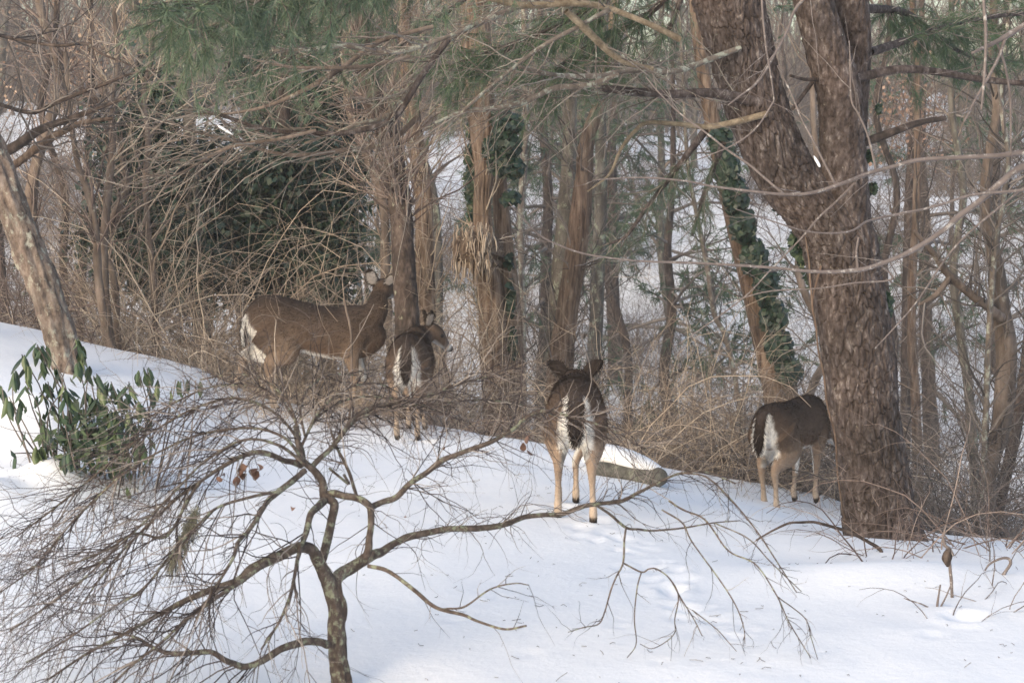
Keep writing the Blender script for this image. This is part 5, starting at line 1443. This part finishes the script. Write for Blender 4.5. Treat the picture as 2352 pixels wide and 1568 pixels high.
# ------------------------------------------------------------------ branches hanging in from a bare tree off the right edge
OY = 8.6
ob_ = at(2690, 1400, OY)
over = thing('overhanging_tree', 'bare tree at the right whose thin grey shoots sweep across the pine trunk', 'tree', gpt(float(ob_[0]), OY))
L, _ = grounded([(2690, 1400, 60), (2685, 1000, 54), (2670, 600, 48), (2660, 200, 42), (2650, -200, 34), (2640, -500, 28)], OY)
V, Q, t = surf(L, 80, 24, lumpy(0.1, 2.4, 99), True)
MB().add(V, Q, t).build('trunk', M['grey_bark'], over)
olines = []
for pts, y0, y1 in (
    ([(2665, 330, 14), (2500, 340, 10), (2352, 350, 7), (2296, 357, 6), (2200, 362, 6), (2114, 367, 5), (2058, 381, 5), (2005, 395, 5), (1960, 412, 4.5), (1918, 427, 4), (1858, 444, 4), (1795, 446, 3.5), (1708, 437, 3), (1630, 427, 2.5), (1568, 415, 2.3), (1470, 408, 2), (1365, 413, 1.4)], 8.6, 8.2),
    ([(1800, 446, 2.8), (1760, 412, 2.8), (1720, 378, 2.6), (1673, 346, 2.6), (1620, 304, 2.3), (1568, 266, 2.2), (1520, 220, 1.8), (1484, 178, 1.4)], 8.35, 8.5),
    ([(1920, 427, 2.8), (1896, 380, 2.6), (1876, 340, 2.6), (1858, 305, 2.5), (1841, 273, 2.3), (1815, 210, 2), (1785, 150, 1.4)], 8.4, 8.5),
    ([(2012, 392, 2.8), (2002, 345, 2.6), (1991, 305, 2.5), (1972, 262, 2.4), (1956, 231, 2.2), (1953, 160, 1.9), (1951, 94, 1.4)], 8.45, 8.5),
    ([(1963, 420, 2.4), (1918, 465, 2.3), (1880, 500, 2.2), (1841, 546, 2), (1770, 620, 1.8), (1700, 690, 1.6), (1560, 790, 1.2)], 8.4, 8.8),
    ([(2670, 250, 14), (2500, 320, 11), (2352, 381, 9), (2303, 416, 8), (2250, 462, 7.5), (2198, 500, 7), (2163, 532, 6.5), (2093, 576, 6), (2023, 606, 5.5), (1967, 620, 5), (1883, 624, 4), (1778, 615, 3.5), (1673, 608, 3), (1568, 603, 3), (1500, 601, 2.6), (1431, 596, 2.4), (1344, 583, 2.2), (1274, 559, 2), (1232, 534, 1.8), (1200, 500, 1.4), (1169, 466, 1.1)], 8.7, 8.1),
    ([(1970, 615, 2.8), (1967, 580, 2.6), (1972, 545, 2.2)], 8.45, 8.45),
    ([(2667, 380, 9), (2500, 410, 5), (2352, 436, 4), (2233, 448, 3.2), (2149, 474, 3), (2070, 490, 2.6), (1995, 507, 2.4), (1960, 528, 2.2), (1918, 535, 2), (1848, 530, 1.8), (1743, 498, 1.5), (1690, 480, 1)], 8.5, 8.0),
    ([(2654, -160, 9), (2450, -120, 7), (2300, -40, 5), (2262, -10, 4), (2264, 60, 4), (2264, 115, 3.8), (2260, 190, 3.2), (2254, 252, 2.4)], 8.4, 8.2),
    ([(2662, -60, 10), (2480, -20, 8), (2352, 58, 6.5), (2310, 84, 6), (2278, 101, 5), (2255, 112, 4), (2233, 122, 3)], 8.5, 8.3),
    ([(2310, 84, 4), (2290, 140, 3.4), (2240, 230, 3), (2215, 280, 2.2)], 8.4, 8.3),
    ([(2290, 98, 3), (2308, 150, 3), (2320, 220, 2.6), (2322, 300, 2.2), (2322, 356, 2)], 8.4, 8.5),
    ([(2656, -300, 12), (2300, -260, 8), (2000, -120, 5), (1844, 0, 3.5), (1809, 70, 3), (1785, 115, 3), (1743, 185, 2.6), (1700, 220, 2), (1673, 241, 1.5)], 8.6, 8.4),
    ([(2100, -160, 5), (1900, -120, 4), (1755, -60, 3), (1750, 0, 2.6), (1759, 105, 2.4), (1770, 170, 2.1), (1778, 231, 1.6)], 8.5, 8.4),
    ([(1778, 231, 1.8), (1740, 290, 1.8), (1690, 330, 1.6), (1620, 360, 1.3), (1560, 380, 1)], 8.4, 8.4),
    ([(2010, 600, 2.4), (2050, 640, 2), (1960, 650, 2), (1880, 662, 1.8), (1760, 670, 1.6), (1660, 700, 1.2)], 8.5, 8.6),
    ([(2352, 430, 3), (2200, 560, 2.4), (2100, 700, 2), (2010, 800, 1.5)], 8.7, 9.2),
):
    o, P, R = limb('branch', pts, y0, over, 'glossy_twig', y1, n=9 * len(pts), S=7, seed=120 + len(olines))
    olines.append((P, R))
PP, PR = join_lines(olines)
a, ra = spawn(PP, PR, 90, 0.3, 1, (0.08, 0.5), 40, 7, 0.0, 0.10, 0.0018, 0.55, bias=(-0.2, 0, 0.1), minr=0.0008)
b_, rb = spawn(a, ra, 90, 0.2, 1, (0.04, 0.2), 40, 5, 0.0, 0.12, 0.0012, 0.6, minr=0.0007)
MB().tubes(a, ra, 4).tubes(b_, rb, 3).build('twigs', M['glossy_twig'], over, kind='stuff')

# ------------------------------------------------------------------ the rhododendron, leaves hanging in the frost
RY = 10.9
rb0 = at(205, 1075, RY)
rho = thing('rhododendron', 'rhododendron with drooping dark green leaves half buried in snow at the left', 'shrub', gpt(float(rb0[0]), RY))
g = np.random.default_rng(601)
def leaf_mesh(seed, L=0.11, w=0.019):
    gg = np.random.default_rng(seed)
    n = 7
    t = np.linspace(0, 1, n)
    hw = w * np.sin(np.pi * np.clip(t, 0.02, 0.985) ** 0.85) ** 0.75 * (1 + 0.05 * gg.normal(size=n))
    mid = np.stack([0 * t, 0.012 * np.sin(t * 3) * gg.normal(), -t * L], -1)
    fold = 0.55 + 0.5 * gg.random()
    rows = [mid + np.stack([s * hw, -np.abs(s) * hw * fold, 0 * t], -1) for s in (-1, -0.5, 0, 0.5, 1)]
    V = np.stack(rows, 1).reshape(-1, 3)
    idx = np.arange(n * 5).reshape(n, 5)
    Q = np.stack([idx[:-1, :-1], idx[:-1, 1:], idx[1:, 1:], idx[1:, :-1]], -1).reshape(-1, 4)
    return MB().add(V, Q, None, 0.5 + 0.25 * gg.normal()).mesh('leaf', M['rhodo_leaf'])
LM = [leaf_mesh(k) for k in range(6)]
whorls = [(85, 795), (100, 800), (50, 818), (30, 855), (62, 838), (100, 832), (132, 850), (110, 880), (58, 880), (92, 905), (175, 780), (188, 802), (178, 830), (205, 850), (222, 862), (236, 885), (255, 880), (275, 905), (318, 855), (296, 880), (338, 850),
          (5, 895), (20, 915), (48, 925), (150, 895), (158, 915), (195, 905), (220, 920), (245, 935), (265, 945), (290, 915), (300, 950), (318, 925), (140, 985), (110, 1015), (100, 975), (175, 985), (205, 1000), (230, 980), (250, 1005), (272, 985), (288, 1020), (95, 1030), (30, 1045),
          (160, 1040), (200, 1040), (236, 1045), (262, 1060), (310, 990), (322, 1020), (404, 876), (420, 874), (438, 873), (450, 876), (395, 892), (365, 880), (345, 900)]
nleaf = 0
for wi, (u, v) in enumerate(whorls):
    c = at(u, v, RY + g.uniform(-0.25, 0.3))
    few = wi in (36, 43) or u > 360
    for k in range(1 if few else int(g.integers(3, 6))):
        if nleaf >= 290:
            break
        o = bpy.data.objects.new('leaf', LM[g.integers(0, 6)])
        C.objects.link(o)
        o.parent = rho
        o.location = Vector(c - np.array(rho.location)) + Vector(g.normal(size=3) * 0.012)
        s = g.uniform(0.75, 1.25) * (1.5 if wi in (42, 43) else 0.85 if u > 360 else 0.92)
        o.scale = (s, s, s)
        o.rotation_euler = (R_(g.uniform(8, 42)) * (0.3 if few else 1), 0, g.uniform(0, 6.28))
        nleaf += 1
st = []
for u, v in whorls:
    p1 = at(u, v, RY + 0.05)
    q0 = p1[0] + 0.35 * (float(rho.location[0]) - p1[0]) + 0.08 * g.normal()
    p0 = gpt(q0, RY + 0.25 + 0.1 * g.normal()) - np.array([0, 0, 0.05])
    md = (p0 * 0.45 + p1 * 0.55) + np.array([g.normal() * 0.05, g.normal() * 0.05, 0.06])
    st.append(spline([p0, md, p1 + np.array([0, 0, 0.01])], 8))
st = np.array(st)
MB().tubes(st, np.broadcast_to(np.linspace(0.006, 0.003, 8), (len(st), 8)), 5).build('stems', M['grey_twig'], rho, kind='stuff')
mb = MB()
c = at(g.normal(215, 62, 520), g.normal(1010, 42, 520), RY + 0.1 + 0.15 * g.normal(size=520))
leaf_faces(mb, c, norm(g.normal(size=(520, 3)) + np.array([0, -0.6, 0.2])), 0.085, g, None, 0.38)
mb.build('inner_leaves', M['rhodo_leaf'], rho, flat=True, kind='stuff')

# ------------------------------------------------------------------ log with its cap of snow
LY = 12.5
lg = thing('snow_capped_log', 'grey green log end poking out of a cap of snow behind the middle deer', 'log', gpt(float(at(1440, 1095, LY)[0]), LY))
rows = world_line([(1366, 1082, 14), (1376, 1082, 23), (1450, 1090, 24), (1500, 1095, 23), (1512, 1096, 22), (1516, 1096, 19)], LY, 12.35)
V, Q, t = surf(rows, 40, 26, lumpy(0.07, 2.0, 66), True)
MB().add(V, Q, t).build('log', M['stone_log'], lg)
rows = world_line([(1340, 1058, 10), (1380, 1044, 22), (1430, 1054, 26), (1480, 1068, 20), (1526, 1084, 8)], LY + 0.09, 12.46)
V, Q, t = surf(rows, 40, 26, lumpy(0.06, 1.5, 67), True)
c = V.mean(0)
V[:, 1] = (V[:, 1] - LY) * 1.9 + LY
MB().add(V, Q, t).build('snow_cap', M['snow'], lg)

# ------------------------------------------------------------------ stalks and twigs sticking out of the snow
def stalk(name, label, cat, lines, y, mat='glossy_twig'):
    b0 = at(lines[0][0][0], lines[0][0][1], y)
    r = thing(name, label, cat, gpt(float(b0[0]), y))
    for i, pts in enumerate(lines):
        L = world_line(pts, y)
        if i == 0:
            L = np.vstack([[*(L[0, :3] * [1, 1, 0] + [0, 0, r.location[2] - 0.05]), L[0, 3]], L])
        V, Q, t = surf(L, 12 * len(L), 7, lumpy(0.15, 2, 5 + i), True)
        MB().add(V, Q, t).build('stem' if i == 0 else 'side_twig', M[mat], r)
    return r
r = stalk('dried_stalk', 'tall dried stalk with a shrivelled dark seed head in the snow at the right', 'plant', [[(2192, 1468, 4), (2188, 1390, 4), (2184, 1320, 4), (2180, 1285, 4)], [(2190, 1276, 3), (2182, 1262, 4), (2170, 1250, 4), (2166, 1232, 3), (2172, 1222, 2)], [(2184, 1462, 2), (2168, 1464, 1.5)]], 8.5)
rows = world_line([(2178, 1300, 4), (2175, 1288, 9), (2175, 1274, 10), (2181, 1258, 4)], 8.5)
V, Q, t = surf(rows, 24, 16, lumpy(0.35, 3, 8), True)
MB().add(V, Q, t).build('seed_head', M['dark_bark'], r)
stalk('dried_stalk', 'forked bare twig standing in the snow left of the seed head stalk', 'plant', [[(2152, 1484, 4), (2153, 1440, 3.6), (2152, 1400, 3.2), (2157, 1360, 2.4), (2160, 1342, 2)], [(2153, 1408, 2.4), (2170, 1375, 2), (2183, 1345, 1.6)], [(2152, 1406, 2), (2120, 1388, 1.8), (2090, 1378, 1.4), (2076, 1373, 1)], [(2152, 1482, 3), (2164, 1475, 2), (2174, 1465, 1.6)], [(2150, 1470, 1.6), (2144, 1450, 1.5), (2150, 1420, 1.2)]], 8.3)
stalk('dried_stalk', 'short straight stick leaning in the snow at the lower right', 'plant', [[(2266, 1536, 3.4), (2258, 1505, 3), (2249, 1476, 2.6)]], 7.7)
stalk('dried_stalk', 'thin twig lying along the snow in the lower right corner', 'plant', [[(2248, 1540, 2), (2290, 1552, 2), (2330, 1562, 2), (2380, 1576, 1.6)], [(2298, 1554, 1.2), (2298, 1535, 1)]], 7.45)
stalk('dried_stalk', 'bent reddish cane arching at the right edge of the snow', 'plant', [[(2250, 1378, 5), (2272, 1352, 5), (2296, 1330, 4.5), (2312, 1308, 4), (2321, 1292, 4), (2316, 1282, 3.6), (2300, 1282, 3.2), (2275, 1293, 2.6), (2262, 1310, 2)], [(2296, 1330, 3.2), (2330, 1338, 3), (2370, 1352, 2.4)], [(2270, 1356, 2.2), (2310, 1340, 2), (2360, 1342, 1.6)]], 8.9)
stalk('dried_stalk', 'dark cane bowed low over the snow left of the pine foot', 'plant', [[(2022, 1262, 4.5), (1980, 1236, 4.2), (1943, 1219, 4), (1900, 1206, 3.6), (1873, 1199, 3.4), (1840, 1199, 3), (1813, 1201, 2.8), (1780, 1215, 2.4), (1736, 1240, 1.8)]], 9.9, 'dark_bark')
stalk('dried_stalk', 'short stub of twig in the snow near the bottom right', 'plant', [[(2219, 1535, 2), (2214, 1520, 1.8), (2209, 1508, 1.4)]], 7.7)
stalk('dried_stalk', 'upright pale shoot rising from the snow in front of the doe', 'plant', [[(800, 1000, 3.4), (806, 900, 3.4), (808, 820, 3.2), (806, 760, 3), (796, 715, 2.6), (790, 680, 2)], [(806, 815, 1.6), (780, 826, 1.4), (755, 818, 1)]], 14.2, 'tan_bark')
stalk('dried_stalk', 'small curled twig lying on the open snow below the middle deer', 'plant', [[(1250, 1534, 1.6), (1258, 1538, 1.8), (1270, 1530, 1.6), (1285, 1524, 1)]], 7.35)
